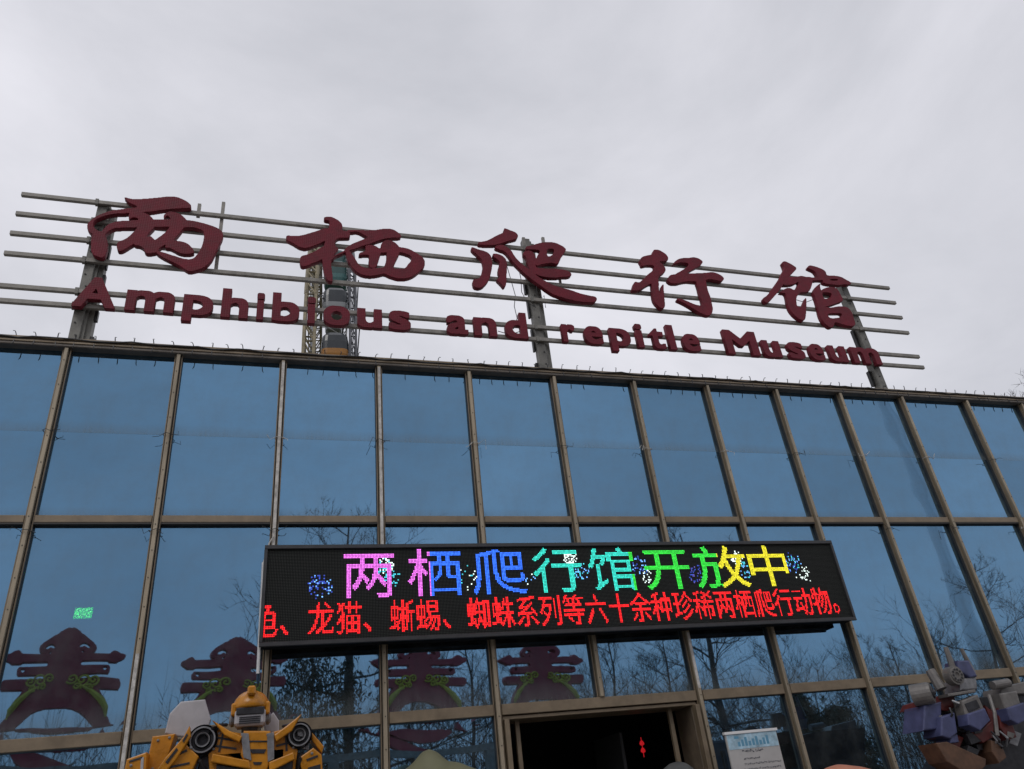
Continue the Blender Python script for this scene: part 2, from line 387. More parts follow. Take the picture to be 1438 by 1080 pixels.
# ------------------------------------------------------------------ rooftop sign
sign = thing('rooftop_sign', 'rooftop sign of dark red Chinese and English lettering on six grey rails', 'sign', (3.6, .3, ZT+.05))
SI = Matrix.Translation(-Vector(sign.location))
def SG(o): o.parent = sign; o.matrix_parent_inverse = SI; return o
RAILS = [9.408, 9.071, 8.740, 8.409, 7.905, 7.684]
YS = .20
for z in RAILS:
    b = BM(); box(b, (-3.44, YS, z-.031), (10.61, YS+.05, z+.031), .004); SG(bm_obj('rail', b, M_STEEL))
for x, zt_ in ((-2.44, 9.44), (3.63, 9.66), (9.65, 9.45)):
    b = BM(); zb = ZT+.05
    box(b, (x-.10, YS+.052, zb), (x+.02, YS+.18, zt_), .006); box(b, (x+.0201, YS+.09, zb), (x+.055, YS+.30, zt_-.02)); box(b, (x+.0551, YS+.13, zb), (x+.115, YS+.26, zt_-.03))
    post = SG(bm_obj('post', b, M_POST))
    for z in RAILS:
        b = BM(); box(b, (x-.125, YS-.008, z+.0315), (x-.085, YS+.0515, z+.045)); box(b, (x-.125, YS-.008, z-.045), (x-.085, YS+.0515, z-.0315)); box(b, (x-.125, YS-.008, z-.0314), (x-.085, YS-.0005, z+.0314)); o = SG(bm_obj('rail_clamp', b, M_POST)); o['kind'] = 'stuff'
    b = BM(); rr = random.Random(int(x*10))
    for k in range(12):
        z = zb+.1+k*(zt_-zb-.2)/12; lathe(b, [(.011, 0), (.011, .012)], 'Y', 8, (x-.04+rr.uniform(-.03, .03), YS+.04, z))
    o = SG(bm_obj('bolts', b, M_WIRE)); o['kind'] = 'stuff'
    z = zb+.1
    while z < zb+1.7:
        h = rr.uniform(.12, .4); s = -1 if x > 3 else 1; w = rr.uniform(.02, .05)
        xs = (x-.10-w, x-.1005) if s < 0 else (x+.1155, x+.1155+w)
        SG(boxobj('cable_duct', (xs[0], YS+.14, z), (xs[1], YS+.2, z+h), M_BLACK, None)); z += h+rr.uniform(.05, .25)
def stub(px0, py0, px1, py1, w=.045):
    p, q = at(px0, py0, YS+.07), at(px1, py1, YS+.07)
    b = BM(); box(b, (q.x-w/2, YS+.0505, q.z), (q.x+w/2, YS+.09, p.z)); SG(bm_obj('upright', b, M_STEEL))
stub(317, 285, 303, 381); stub(279, 287, 278, 305); stub(733, 334, 737, 350); stub(762, 334, 764, 346); stub(1098, 372, 1104, 390); stub(787, 388, 788, 404, .03)

def letter_material():
    m = mat('sign_red', (.135, .009, .020), .6, 0, var=.30, vscale=4, spec=.25)
    t = m.node_tree; b = t.nodes['Principled BSDF']; tcn = t.nodes.new('ShaderNodeTexCoord'); vo = t.nodes.new('ShaderNodeTexVoronoi')
    vo.inputs['Scale'].default_value = 36; vo.inputs['Randomness'].default_value = .05
    bp = t.nodes.new('ShaderNodeBump'); bp.inputs['Strength'].default_value = .55; bp.inputs['Distance'].default_value = .008
    t.links.new(tcn.outputs['Object'], vo.inputs['Vector']); t.links.new(vo.outputs['Distance'], bp.inputs['Height']); t.links.new(bp.outputs[0], b.inputs['Normal'])
    return m
M_RED = letter_material()
LY, LD = .115, .078                          # letter front plane and depth
HAN = {
 '两': ((115, 265, 6.848), [
  [(410,80),(490,98),(600,95),(720,85),(830,74),(910,78),(965,98),(1015,125),(1048,155),(1040,185),(960,188),(860,195),(760,205),(680,218),(560,228),(450,235),(360,238),(290,245),(230,258),(180,275),(140,292),(115,315),(108,345),(118,372),(150,400),(190,415),(170,440),(120,440),(80,420),(55,390),(50,350),(68,318),(105,285),(150,258),(210,232),(290,208),(380,195),(460,185),(520,180),(525,165),(490,150),(450,130),(425,105)],
  [(100,440),(150,420),(210,440),(240,485),(248,540),(240,600),(215,650),(190,662),(150,652),(110,632),(88,590),(85,530),(90,480)],
  [(180,430),(205,390),(250,345),(310,320),(380,308),(460,305),(540,300),(700,295),(880,295),(1010,300),(1110,315),(1220,345),(1310,380),(1355,425),(1350,480),(1325,530),(1290,600),(1250,680),(1190,745),(1130,775),(1040,795),(1000,780),(940,740),(860,700),(780,660),(720,620),(730,600),(780,610),(860,635),(940,660),(1000,675),(1060,672),(1100,640),(1140,580),(1165,510),(1175,440),(1165,405),(1120,385),(1060,370),(980,370),(900,368),(700,365),(520,372),(400,375),(320,380),(270,400),(230,430),(220,455)],
  [(455,240),(520,225),(600,232),(650,255),(685,290),(700,340),(690,380),(650,420),(610,465),(560,500),(490,535),(430,572),(380,597),(345,592),(335,545),(350,510),(420,480),(470,440),(510,400),(540,350),(545,310),(535,285),(500,275),(470,285),(455,300),(450,270)],
  [(560,440),(640,440),(690,480),(740,510),(745,560),(720,608),(640,622),(605,608),(595,578),(560,552),(500,530)],
  [(790,250),(830,222),(880,222),(940,240),(985,275),(1010,310),(1000,350),(960,400),(920,450),(880,495),(840,520),(780,550),(730,580),(690,600),(650,560),(660,520),(720,480),(770,440),(820,400),(850,350),(860,310),(850,285),(830,262),(810,262),(795,285),(785,275)],
  [(840,500),(920,500),(990,515),(1040,545),(1075,590),(1070,618),(1000,627),(940,617),(900,598),(850,573),(800,560)]],
  [[(622,462),(672,412),(735,397),(815,397),(775,440),(735,468),(700,490),(690,460),(665,455)]]),
 '栖': ((395, 295, 6.848), [
  [(415,68),(470,62),(520,80),(570,115),(588,150),(582,190),(575,230),(560,260),(525,290),(515,320),(530,350),(550,370),(530,400),(490,460),(480,520),(488,580),(495,645),(490,685),(450,675),(425,635),(410,590),(400,520),(390,440),(400,370),(420,310),(440,240),(455,170),(465,110),(440,98),(418,92)],
  [(52,245),(130,248),(200,240),(290,215),(370,190),(430,175),(560,190),(640,205),(662,225),(655,262),(600,265),(540,270),(480,280),(410,300),(370,320),(320,340),(270,358),(220,365),(170,352),(120,322),(75,298),(55,285)],
  [(190,445),(250,425),(320,395),(400,350),(460,340),(500,380),(450,430),(380,480),(300,512),(240,537),(195,537),(180,500)],
  [(480,460),(540,420),(600,390),(625,360),(680,325),(740,300),(800,275),(830,262),(780,230),(730,208),(650,210),(640,192),(720,188),(800,192),(900,190),(970,180),(1040,178),(1090,192),(1130,220),(1150,240),(1145,262),(1080,265),(1000,275),(930,295),(850,325),(780,345),(700,375),(640,390),(580,420),(530,440),(490,475)],
  [(620,390),(650,385),(680,420),(720,480),(750,525),(800,550),(860,560),(950,555),(1020,545),(1090,560),(1180,560),(1220,520),(1250,480),(1248,445),(1200,420),(1140,405),(1060,400),(980,410),(900,415),(850,430),(800,430),(750,435),(755,410),(810,390),(810,345),(860,335),(910,345),(940,365),(1000,362),(1060,355),(1140,355),(1220,370),(1290,405),(1350,445),(1382,490),(1375,540),(1330,588),(1270,632),(1200,656),(1120,656),(1050,636),(990,612),(940,622),(870,632),(800,627),(740,602),(690,560),(655,510),(630,450)],
  [(850,400),(950,400),(945,450),(930,500),(915,545),(870,555),(845,525),(845,450)],
  [(960,350),(965,320),(1000,292),(1050,290),(1100,315),(1135,355),(1140,400),(1120,450),(1095,500),(1080,550),(1060,600),(1000,600),(985,560),(1005,500),(1015,440),(1010,400),(980,370)]], []),
 '爬': ((650, 310, 7.19), [
  [(160,215),(240,200),(310,165),(370,135),(420,110),(412,85),(425,75),(480,95),(530,115),(558,145),(545,180),(500,193),(430,213),(370,233),(300,247),(220,245),(165,238)],
  [(92,265),(150,285),(220,305),(265,330),(290,370),(298,430),(290,500),(270,580),(240,630),(200,667),(155,677),(115,662),(103,620),(110,590),(160,580),(190,530),(205,460),(195,400),(160,360),(120,320),(90,290)],
  [(310,330),(360,335),(410,360),(440,400),(445,460),(443,560),(438,640),(418,670),(390,640),(350,600),(345,590),(375,560),(358,520),(362,470),(375,420),(350,390),(305,355)],
  [(330,255),(390,240),(450,265),(490,300),(520,350),(570,410),(630,460),(690,505),(760,560),(840,610),(920,650),(1000,675),(1080,695),(1180,730),(1270,752),(1335,765),(1355,790),(1335,817),(1270,824),(1180,816),(1080,796),(990,770),(910,740),(840,695),(760,636),(690,586),(620,528),(560,470),(510,420),(460,350),(420,310),(370,290),(335,275)],
  [(640,260),(700,245),(780,222),(850,215),(920,218),(980,240),(1035,275),(1040,300),(1005,350),(980,400),(960,432),(880,427),(800,437),(745,452),(735,400),(760,340),(775,300),(700,290),(650,290)],
  [(615,315),(660,300),(700,310),(730,350),(740,400),(735,450),(760,475),(820,480),(920,482),(1000,490),(1070,510),(1098,540),(1075,562),(1000,568),(920,575),(840,569),(770,553),(710,520),(670,480),(655,420),(640,370),(612,340)]],
  [[(855,290),(915,285),(915,330),(870,360),(852,340)]]),
 '行': ((880, 335, 8.9875), [
  [(165,280),(190,235),(240,215),(310,200),(330,175),(345,140),(400,140),(460,170),(505,205),(528,250),(510,282),(460,287),(420,290),(470,340),(492,380),(485,420),(440,455),(405,490),(408,560),(410,640),(430,680),(440,600),(468,580),(472,660),(478,740),(485,820),(480,867),(450,884),(410,860),(360,806),(335,750),(325,680),(318,600),(310,570),(250,598),(190,637),(140,657),(75,652),(80,600),(105,545),(160,550),(210,510),(270,450),(320,410),(350,375),(340,340),(270,333),(200,345),(182,310)],
  [(600,300),(640,265),(700,245),(780,242),(850,235),(910,250),(960,290),(940,330),(900,357),(850,382),(790,417),(740,445),(620,450),(680,410),(730,380),(780,340),(770,310),(700,300),(640,310),(590,325)],
  [(520,515),(545,465),(600,450),(700,440),(800,438),(900,435),(1000,430),(1080,422),(1150,440),(1210,475),(1230,510),(1200,537),(1140,527),(1060,513),(990,525),(900,540),(800,538),(720,547),(640,566),(570,562),(530,538)],
  [(890,520),(990,520),(1010,580),(1030,660),(1060,740),(1080,830),(1090,890),(1075,946),(1040,970),(980,960),(920,930),(850,890),(780,846),(700,802),(645,777),(640,755),(690,760),(760,785),(840,820),(910,840),(955,830),(945,760),(920,680),(900,600),(885,560)]], []),
 '馆': ((1060, 355, 8.9875), [
  [(345,125),(375,105),(430,125),(490,160),(528,195),(500,235),(450,280),(420,330),(370,390),(330,450),(290,500),(240,557),(190,611),(150,631),(115,600),(110,570),(150,540),(190,500),(230,440),(280,370),(320,310),(345,250),(375,200),(365,160)],
  [(420,310),(520,300),(590,290),(640,300),(720,310),(730,360),(715,430),(690,480),(640,498),(590,498),(550,530),(530,560),(528,620),(540,670),(590,680),(620,620),(645,565),(655,620),(652,700),(645,800),(630,846),(600,851),(550,826),(490,776),(440,707),(415,630),(400,550),(380,510),(320,500),(350,475),(400,445),(450,445),(500,465),(540,420),(550,370),(480,400),(400,405),(370,400)],
  [(670,185),(690,158),(760,170),(830,195),(890,230),(915,280),(990,285),(1080,300),(1150,335),(1215,375),(1200,402),(1130,398),(1060,406),(940,396),(870,377),(850,345),(720,350),(720,310),(790,310),(780,270),(750,230),(700,205)],
  [(740,490),(770,430),(830,385),(825,420),(835,460),(860,500),(870,560),(890,650),(900,720),(920,800),(960,880),(1000,925),(950,940),(890,896),(840,828),(815,760),(800,690),(775,600),(750,530)],
  [(850,465),(900,440),(960,430),(1020,440),(1060,480),(1090,540),(1115,600),(1060,627),(980,656),(900,677),(870,640),(870,560),(850,500)],
  [(880,690),(960,690),(1060,675),(1160,685),(1220,740),(1250,820),(1270,896),(1240,925),(1140,912),(1020,878),(1000,916),(930,900),(890,800)]],
  [[(862,500),(960,510),(970,545),(935,572),(872,570)], [(955,333),(1045,333),(1040,349),(960,347)], [(930,770),(1090,765),(1075,812),(960,822)]]),
}
def build_han(ch, spec):
    (ox, oy, sc), solids, holes = spec
    st = 4.0; xs = np.arange(0, 1440, st); ys = np.arange(0, 1080, st); X, Y = np.meshgrid(xs, ys)
    mk = np.zeros(X.shape, bool)
    for s in solids: mk |= inside(catmull(s), X, Y)
    for s in holes: mk &= ~inside(catmull(s), X, Y)
    f = mk.astype(float); q = np.pad(f, 1)
    f = sum(q[1+dy:1+dy+f.shape[0], 1+dx:1+dx+f.shape[1]]*wt for dy, wy in ((-1, 1), (0, 2), (1, 1)) for dx, wx in ((-1, 1), (0, 2), (1, 1)) for wt in (wy*wx/16,))
    loops = []
    for lp in contours(f):
        lp = simplify(lp, .22)
        if len(lp) < 6: continue
        loops.append([(p.x, p.z) for p in (at(ox+x*st/sc, oy+y*st/sc, LY) for x, y in lp)])
    allp = [p for l in loops for p in l]
    cx = sum(p[0] for p in allp)/len(allp); cz = min(p[1] for p in allp)
    me = curve_mesh([[(x-cx, z-cz) for x, z in l] for l in loops], LD, .005)
    o = link('sign_character', me, M_RED); o.location = (cx, LY, cz); SG(o); o['label'] = 'dark red brush-style Chinese character ' + ch
for ch, spec in HAN.items(): build_han(ch, spec)

LAT = [('A',100.2,160.2),('m',174,246.6),('p',255,300.5),('h',309.2,350.5),('i',359,372.5),('b',381,421.4),('i',431,444),('o',454,491.5),('u',502,536.5),('s',546,577.4),
       ('a',627,658.5),('n',664.6,699),('d',707.6,742.7),('r',788,810),('e',819,849),('p',855,888),('i',890.4,906.7),('t',909,936.7),('l',935,951.7),('e',956.7,986),
       ('M',1015,1069),('u',1069,1100),('s',1104,1133),('e',1134,1161),('u',1162,1193),('m',1193,1240)]
ZB, SZ = 7.625, .625
for k, (ch, pl, pr_) in enumerate(LAT):
    top = .43 if ch in 'AMhbdlti' else .31
    if ch == 'A': x0, x1 = x_at(pl, ZB, LY), x_at(pr_, ZB, LY)
    elif (pl+pr_)/2 < 535: x0, x1 = x_at(pl, ZB, LY), x_at(pr_, ZB+top*.9, LY)
    else: x0, x1 = x_at(pl, ZB+top*.9, LY), x_at(pr_, ZB, LY)
    me = glyph_mesh(ch, .030, LD)
    vx = [v.co.x for v in me.vertices]; a, c = min(vx), max(vx); sx = (x1-x0)/(c-a)
    if ch in 'il': sx = min(sx, 1.0)
    for v in me.vertices:
        z = v.co.z; v.co.x = (v.co.x-(a+c)/2)*sx; v.co.z = z*SZ if z > 0 else z*SZ*.72
    o = link('sign_letter', me, M_RED); o.location = ((x0+x1)/2, LY, ZB); SG(o); o['label'] = 'dark red block letter ' + ch
# stray wires between the sign rails
rr = random.Random(3)
for pts in ([(712,372),(718,395),(724,415),(722,430),(726,447),(722,462)], [(728,370),(731,392),(733,410),(741,425),(752,432)], [(752,408),(758,422),(764,415),(766,432)], [(700,465),(716,470),(737,463)], [(1118,421),(1130,425),(1143,420)], [(885,468),(892,473),(899,470)]):
    b = BM(); tube(b, [at(x+rr.uniform(-1, 1), y, YS+.02) for x, y in pts], .006, 5); SG(bm_obj('loose_wire', b, M_WIRE))

# ------------------------------------------------------------------ LED display
YD = -.30
led = thing('led_display', 'black LED message board glowing with coloured and red Chinese text', 'LED display', (3.48, YD, 3.36))
LI = Matrix.Translation(-Vector(led.location))
def LE(o): o.parent = led; o.matrix_parent_inverse = LI; return o
X0, X1, Z0, Z1 = -.095, 7.062, 3.375, 4.40
b = BM(); box(b, (X0, YD+.012, Z0), (X1, YD+.20, Z1), .006); LE(bm_obj('cabinet', b, mat('cabinet_black', (.010, .010, .011), .8, var=.3, vscale=12, spec=.15)))
M_BEZ = mat('bezel_black', (.03, .03, .033), .4, var=.3, vscale=12)
for lo, hi in (((X0-.01, YD-.02, Z1-.035), (X1+.01, YD+.011, Z1+.008)), ((X0-.01, YD-.02, Z0-.012), (X1+.01, YD+.011, Z0+.03)), ((X0-.012, YD-.018, Z0+.0305), (X0+.022, YD+.011, Z1-.0355)), ((X1-.022, YD-.018, Z0+.0305), (X1+.012, YD+.011, Z1-.0355))):
    b = BM(); box(b, lo, hi, .004); LE(bm_obj('bezel', b, M_BEZ))
for k in range(6):
    x = X0+.5+k*(X1-X0-1)/5; b = BM(); box(b, (x-.03, YD+.201, Z1-.25), (x+.03, -.096, Z1-.19)); box(b, (x-.03, YD+.201, Z0+.15), (x+.03, -.096, Z0+.21)); LE(bm_obj('bracket', b, M_BLACK))
NX, NZ = 444, 61
pit = (X1-X0-.05)/NX; gx0, gz0 = X0+.025, Z0+.032
def led_material(name, strength):
    m = bpy.data.materials.new(name); m.use_nodes = True; t = m.node_tree; bb = t.nodes['Principled BSDF']
    at_ = t.nodes.new('ShaderNodeAttribute'); at_.attribute_name = 'Col'; bb.inputs['Base Color'].default_value = (.02, .02, .02, 1)
    t.links.new(at_.outputs['Color'], bb.inputs['Emission Color']); bb.inputs['Emission Strength'].default_value = strength; return m
M_LIT = led_material('led_lit', 1.9)
lit = {}
def raster(ch, xl, xr, zb, ztp, colour, offset):
    """sample the glyph on the LED grid"""
    V, T = glyph_tris(ch)
    fx = (xr-xl)/1.0; fz = (ztp-zb)/.93
    cells = {}
    for tr in T:
        P = V[list(tr)]; wx = xl+P[:, 0]*fx; wz = zb+(P[:, 1]+.085)*fz
        i0, i1 = int((wx.min()-gx0)/pit-1.5), int((wx.max()-gx0)/pit+1.5); j0, j1 = int((wz.min()-gz0)/pit-1.5), int((wz.max()-gz0)/pit+1.5)
        I, J = np.meshgrid(np.arange(i0, i1+1), np.arange(j0, j1+1)); cx = gx0+(I+.5)*pit; cz = gz0+(J+.5)*pit
        ok = np.zeros(cx.shape, bool)
        for ox, oz in ((0, 0), (offset, 0), (-offset, 0), (0, offset), (0, -offset)):
            ux, uz = cx+ox*pit, cz+oz*pit; d = [(wx[(k+1) % 3]-wx[k])*(uz-wz[k])-(wz[(k+1) % 3]-wz[k])*(ux-wx[k]) for k in range(3)]
            ok |= ((d[0] >= 0) & (d[1] >= 0) & (d[2] >= 0)) | ((d[0] <= 0) & (d[1] <= 0) & (d[2] <= 0))
        for i, j in zip(I[ok], J[ok]):
            if 0 <= i < NX and 0 <= j < NZ: cells[(int(i), int(j))] = colour(int(i)) if callable(colour) else colour
    return cells
def dots(name, cells, m, size=.40, y=YD-.004, jit=0.):
    V, Fc, C = [], [], []; rr = random.Random(len(cells))
    for (i, j), c in cells.items():
        cx, cz = gx0+(i+.5)*pit, gz0+(j+.5)*pit; s = pit*size; n = len(V)
        V += [(cx-s, y, cz-s), (cx+s, y, cz-s), (cx+s, y, cz+s), (cx-s, y, cz+s)]; Fc.append((n, n+1, n+2, n+3)); v = 1+rr.uniform(-jit, jit); C.append([q*v for q in c])
    me = bpy.data.meshes.new(name); me.from_pydata(V, [], Fc); a = me.color_attributes.new('Col', 'FLOAT_COLOR', 'CORNER')
    a.data.foreach_set('color', [q for c in C for _ in range(4) for q in (*c, 1)])
    return LE(link(name, me, m))
MAG, BLU, TEA, GRN, YEL, RED = (.80, .16, .80), (.03, .17, 1.0), (.03, .68, .55), (.03, .72, .05), (.80, .72, .02), (1.0, .008, .012)
zt_row = lambda px, py: at(px, py, YD).z
bounds = [x_at(p, 4.1, YD) for p in (605, 742, 886, 1009)]
def big_col(i):
    x = gx0+(i+.5)*pit; return [MAG, BLU, TEA, GRN, YEL][sum(x > q for q in bounds)]
used = set()
BIG = [('两',480,556),('栖',572,650),('爬',662,739),('行',748,817),('馆',826,894),('开',902,970),('放',974,1050),('中',1047,1111)]
for ch, a, c in BIG:
    xl, xr = x_at(a, 4.08, YD), x_at(c, 4.08, YD)
    ce = raster(ch, xl-.01, xr+.01, 3.825, 4.345, big_col, .22); used |= set(ce); dots('lit_character', ce, M_LIT, .37, jit=.25)
xs0, xs1 = x_at(431.5, 3.6, YD), x_at(1167, 3.6, YD); cw = (xs1-xs0)/23
SMALL = '龟、龙猫、蜥蜴、蜘蛛系列等六十余种珍稀两栖爬行动物。'
for k, ch in enumerate(SMALL):
    xl = xs0+(k-2)*cw
    ce = raster(ch, xl, xl+cw, 3.455, 3.795, RED, .22); ce = {q: c for q, c in ce.items() if q not in used}
    if ce: used |= set(ce); dots('lit_character', ce, M_LIT, .36, jit=.3)
rr = random.Random(11); spark = {}
def burst(px, py, rpx, n, cols, dense=False):
    c = at(px, py, YD); R = rpx*.0088
    for _ in range(n):
        a, q = rr.uniform(0, 6.283), R*(math.sqrt(rr.random()) if dense else rr.uniform(.25, 1))
        i, j = int((c.x+q*math.cos(a)-gx0)/pit), int((c.z+q*math.sin(a)-gz0)/pit)
        if (i, j) not in used and 0 <= i < NX and 0 <= j < NZ: spark[(i, j)] = rr.choice(cols)
WH, LB, DB, CY = (.75, .9, .85), (.15, .4, .9), (.02, .05, .35), (.05, .5, .6)
burst(540, 795, 11, 90, [WH, CY], True); burst(551, 812, 10, 30, [CY]); burst(450, 823, 15, 70, [DB, LB, DB]); burst(655, 812, 16, 26, [WH, CY]); burst(742, 815, 10, 10, [WH, LB])
burst(801, 783, 10, 80, [WH], True); burst(815, 801, 13, 45, [LB, CY]); burst(897, 795, 14, 40, [DB, LB]); burst(908, 812, 13, 18, [WH]); burst(977, 806, 14, 40, [DB, (.08, .06, .3)])
burst(1034, 783, 10, 75, [WH], True); burst(1046, 799, 13, 40, [LB, CY]); burst(1112, 790, 15, 60, [LB, DB, CY]); burst(1128, 806, 14, 26, [WH])
used |= set(spark); o = dots('lit_sparkles', spark, M_LIT, .42, jit=.3); o['kind'] = 'stuff'
M_OFF = mat('led_unlit', (.05, .055, .05), .7, spec=.15)
o = dots('unlit_dots', {(i, j): (0, 0, 0) for i in range(NX) for j in range(NZ) if (i, j) not in used}, M_OFF, .27, YD+.004); o['kind'] = 'stuff'
# white conduit hanging from the left end of the board
cdt = thing('white_conduit', 'thin white conduit hanging from the left end of the message board', 'conduit', (X0-.05, YD+.05, 3.0))
b = BM(); p, q = at(370, 790, YD+.05), at(362, 946, YD+.05); tube(b, [p-Vector(cdt.location), q-Vector(cdt.location)], .016, 8); bm_obj('pipe', b, mat('white_paint', (.62, .62, .62), .5, var=.15), cdt)
b = BM(); tube(b, [p-Vector(cdt.location), at(378, 763, -.11)-Vector(cdt.location), at(385, 752, -.11)-Vector(cdt.location)], .008, 6); bm_obj('cable', b, M_STRIP, cdt)

# ------------------------------------------------------------------ green exit sign inside the hall
p = at(117, 861, .8); ex = thing('exit_sign', 'small green lit sign glowing behind the leftmost lower pane', 'exit sign', p)
b = BM(); box(b, (-.095, .0, -.065), (.095, .05, .065), .005); bm_obj('housing', b, M_BLACK, ex)
b = BM(); box(b, (-.088, -.004, -.058), (.088, -.0005, .058)); bm_obj('green_face', b, mat('exit_green', (.0, .1, .02), .4, emit=((.0, 1, .02), 70)), ex)
b = BM(); rr = random.Random(2)
for row in (0, 1):
    for k in range(5):
        x = -.078+k*.032; z = .005-row*.052
        box(b, (x, -.009, z), (x+.008, -.0045, z+.045)); box(b, (x+.0085, -.009, z+.03-.012*(k % 2)), (x+.024, -.0045, z+.042-.012*(k % 2))); box(b, (x+.016, -.0095, z+.001), (x+.023, -.0045, z+.016))
bm_obj('lettering', b, mat('exit_white', (.3, .5, .4), .4, emit=((.25, 1, .12), 120)), ex)
b = BM(); tube(b, [(-.09, .025, .075), (-.09, .025, ZT-.3-p.z)], .006, 6); tube(b, [(.09, .025, .075), (.09, .025, ZT-.3-p.z)], .006, 6); bm_obj('hanger', b, M_BLACK, ex)

# red knotted charm on the open door
p = at(902, 1048, .85); ch_ = thing('red_charm', 'small red knotted charm hanging in the dark doorway', 'charm', p)
M_CH = mat('charm_red_glow', (.7, .02, .03), .5, emit=((1, .02, .03), .35))  # faint glow added to the red, the charm is no lamp
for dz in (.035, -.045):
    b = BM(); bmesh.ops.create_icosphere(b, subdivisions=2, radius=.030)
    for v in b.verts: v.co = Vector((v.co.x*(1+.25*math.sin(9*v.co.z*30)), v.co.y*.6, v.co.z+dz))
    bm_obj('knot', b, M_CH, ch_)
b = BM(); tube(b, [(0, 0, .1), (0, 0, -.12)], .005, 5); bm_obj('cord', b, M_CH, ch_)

# ------------------------------------------------------------------ notice board
YN = -.55
nb = thing('notice_board', 'white printed notice with blue header standing right of the doorway', 'notice board', (at(1062, 1055, YN).x, YN, .02))
NI = Matrix.Translation(-Vector(nb.location))
def NB(o): o.parent = nb; o.matrix_parent_inverse = NI; return o
nx0, nx1, nzt = x_at(1021, 2.1, YN), x_at(1092.5, 2.1, YN), at(1056, 1027, YN).z
b = BM(); box(b, (nx0, YN, nzt-1.05), (nx1, YN+.03, nzt), .004); NB(bm_obj('panel', b, mat('notice_white', (.42, .41, .40), .5, var=.06)))
b = BM(); box(b, (nx0-.012, YN-.012, nzt-.012), (nx1+.012, YN+.032, nzt+.014)); NB(bm_obj('top_rail', b, mat('white_paint2', (.7, .7, .7), .4)))
for x in (nx0+.06, nx1-.1):
    b = BM(); box(b, (x, YN+.031, .02), (x+.04, YN+.07, nzt-.1)); NB(bm_obj('leg', b, M_STEEL))
b = BM(); box(b, (nx0+.01, YN-.003, nzt-.16), (nx1-.01, YN-.0005, nzt-.015)); NB(bm_obj('header', b, mat('header_blue', (.34, .50, .60), .5, var=.45, vscale=9)))
b = BM(); rr = random.Random(6); w = nx1-nx0
for k, (l_, r_, dz, s) in enumerate([(.25, .45, .19, .035), (.5, .66, .19, .03), (.24, .56, .26, .022), (.24, .92, .31, .022), (.22, .92, .36, .022), (.2, .95, .41, .022), (.14, .45, .455, .022), (.6, .95, .46, .022), (.14, .9, .51, .022), (.14, .85, .56, .022), (.14, .9, .61, .022)]):
    x = nx0+l_*w
    while x < nx0+r_*w:
        for q in range(3):
            xx = x+rr.uniform(0, s*.6); zz = nzt-dz+rr.uniform(-s*.3, s*.4); box(b, (xx, YN-.0035-q*.0004, zz), (xx+rr.uniform(.3, .8)*s*.5, YN-.0006, zz+s*rr.uniform(.12, .3)))
        x += s*.85
o = NB(bm_obj('printed_text', b, mat('print_black', (.05, .06, .08), .6))); o['kind'] = 'stuff'
b = BM()
for k in range(9):
    x = nx0+(.2+.07*k)*w; box(b, (x, YN-.0036, nzt-.135), (x+.03, YN-.0031, nzt-.135+.045+.02*(k % 3)))
box(b, (nx0+.15*w, YN-.0036, nzt-.06), (nx0+.24*w, YN-.0031, nzt-.035))
NB(bm_obj('header_picture', b, mat('header_print', (.10, .28, .42), .5)))

# ------------------------------------------------------------------ machine statues
Y1 = -2.0
yel = mat('statue_yellow', (.47, .185, .006), .30, .0, var=.28, vscale=9, bump=.12)
gun = mat('gunmetal', (.045, .045, .05), .4, .6, var=.4, vscale=14)
pgr = mat('pale_grey_paint', (.40, .385, .40), .5, var=.12)
mgr = mat('mid_grey_metal', (.22, .22, .23), .4, .4, var=.35, vscale=16)
st1 = thing('robot_statue', 'yellow armoured robot statue standing left of the doorway', 'statue', (at(352, 1060, Y1).x, Y1, .02))
S1 = Matrix.Translation(-Vector(st1.location))
def R1(o): o.parent = st1; o.matrix_parent_inverse = S1; return o
def plate(name, poly, Y, d, m, fn, bev=.008):
    b = BM(); prism(b, poly, Y, d, bev); return fn(bm_obj(name, b, m))
def ringjoint(px, py, r, Y, fn, parentname='shoulder_joint'):
    c = at(px, py, Y); b = BM()
    lathe(b, [(r*.35, .0), (r*.35, -.05), (r*.5, -.06), (r*.55, -.03), (r*.68, -.03), (r*.72, -.06), (r*.86, -.06), (r*.9, -.02), (r, -.03), (r, .12)], 'Y', 28, c)
    o = fn(bm_obj(parentname, b, gun)); 
    b = BM(); lathe(b, [(r*.74, -.064), (r*.84, -.064), (r*.84, -.055), (r*.74, -.055)], 'Y', 28, c, False); lathe(b, [(r*.40, -.056), (r*.48, -.064), (r*.48, -.05)], 'Y', 28, c, False); q = fn(bm_obj('ring', b, mgr)); return o
for poly, Y, d in (([(301,1023),(340,1030),(340,1082),(296,1100),(292,1060)], Y1, .22), ([(382,1028),(412,1020),(418,1055),(412,1100),(380,1100)], Y1, .22)): plate('chest_plate', poly, Y, d, yel, R1)
plate('chest_core', [(342,1026),(380,1026),(384,1060),(372,1088),(352,1088),(338,1060)], Y1-.05, .2, yel, R1, .012)
for poly in ([(338,1029),(349,1030),(353,1068),(342,1064)], [(375,1030),(385,1028),(385,1066),(376,1070)]): plate('chest_stripe', poly, Y1-.062, .02, mgr, R1, .002)
plate('collar_fin', [(298,1011),(322,1026),(340,1034),(336,1042),(315,1032)], Y1-.08, .1, yel, R1)
plate('collar_fin', [(424,1002),(404,1018),(385,1032),(388,1041),(410,1026)], Y1-.08, .1, yel, R1)
plate('chest_bar', [(298,1058),(350,1068),(352,1080),(296,1070)], Y1-.07, .06, yel, R1); plate('chest_bar', [(378,1070),(412,1056),(414,1066),(378,1084)], Y1-.07, .06, yel, R1)
ringjoint(285, 1040, .105, Y1+.02, R1); ringjoint(420, 1033, .095, Y1+.02, R1)
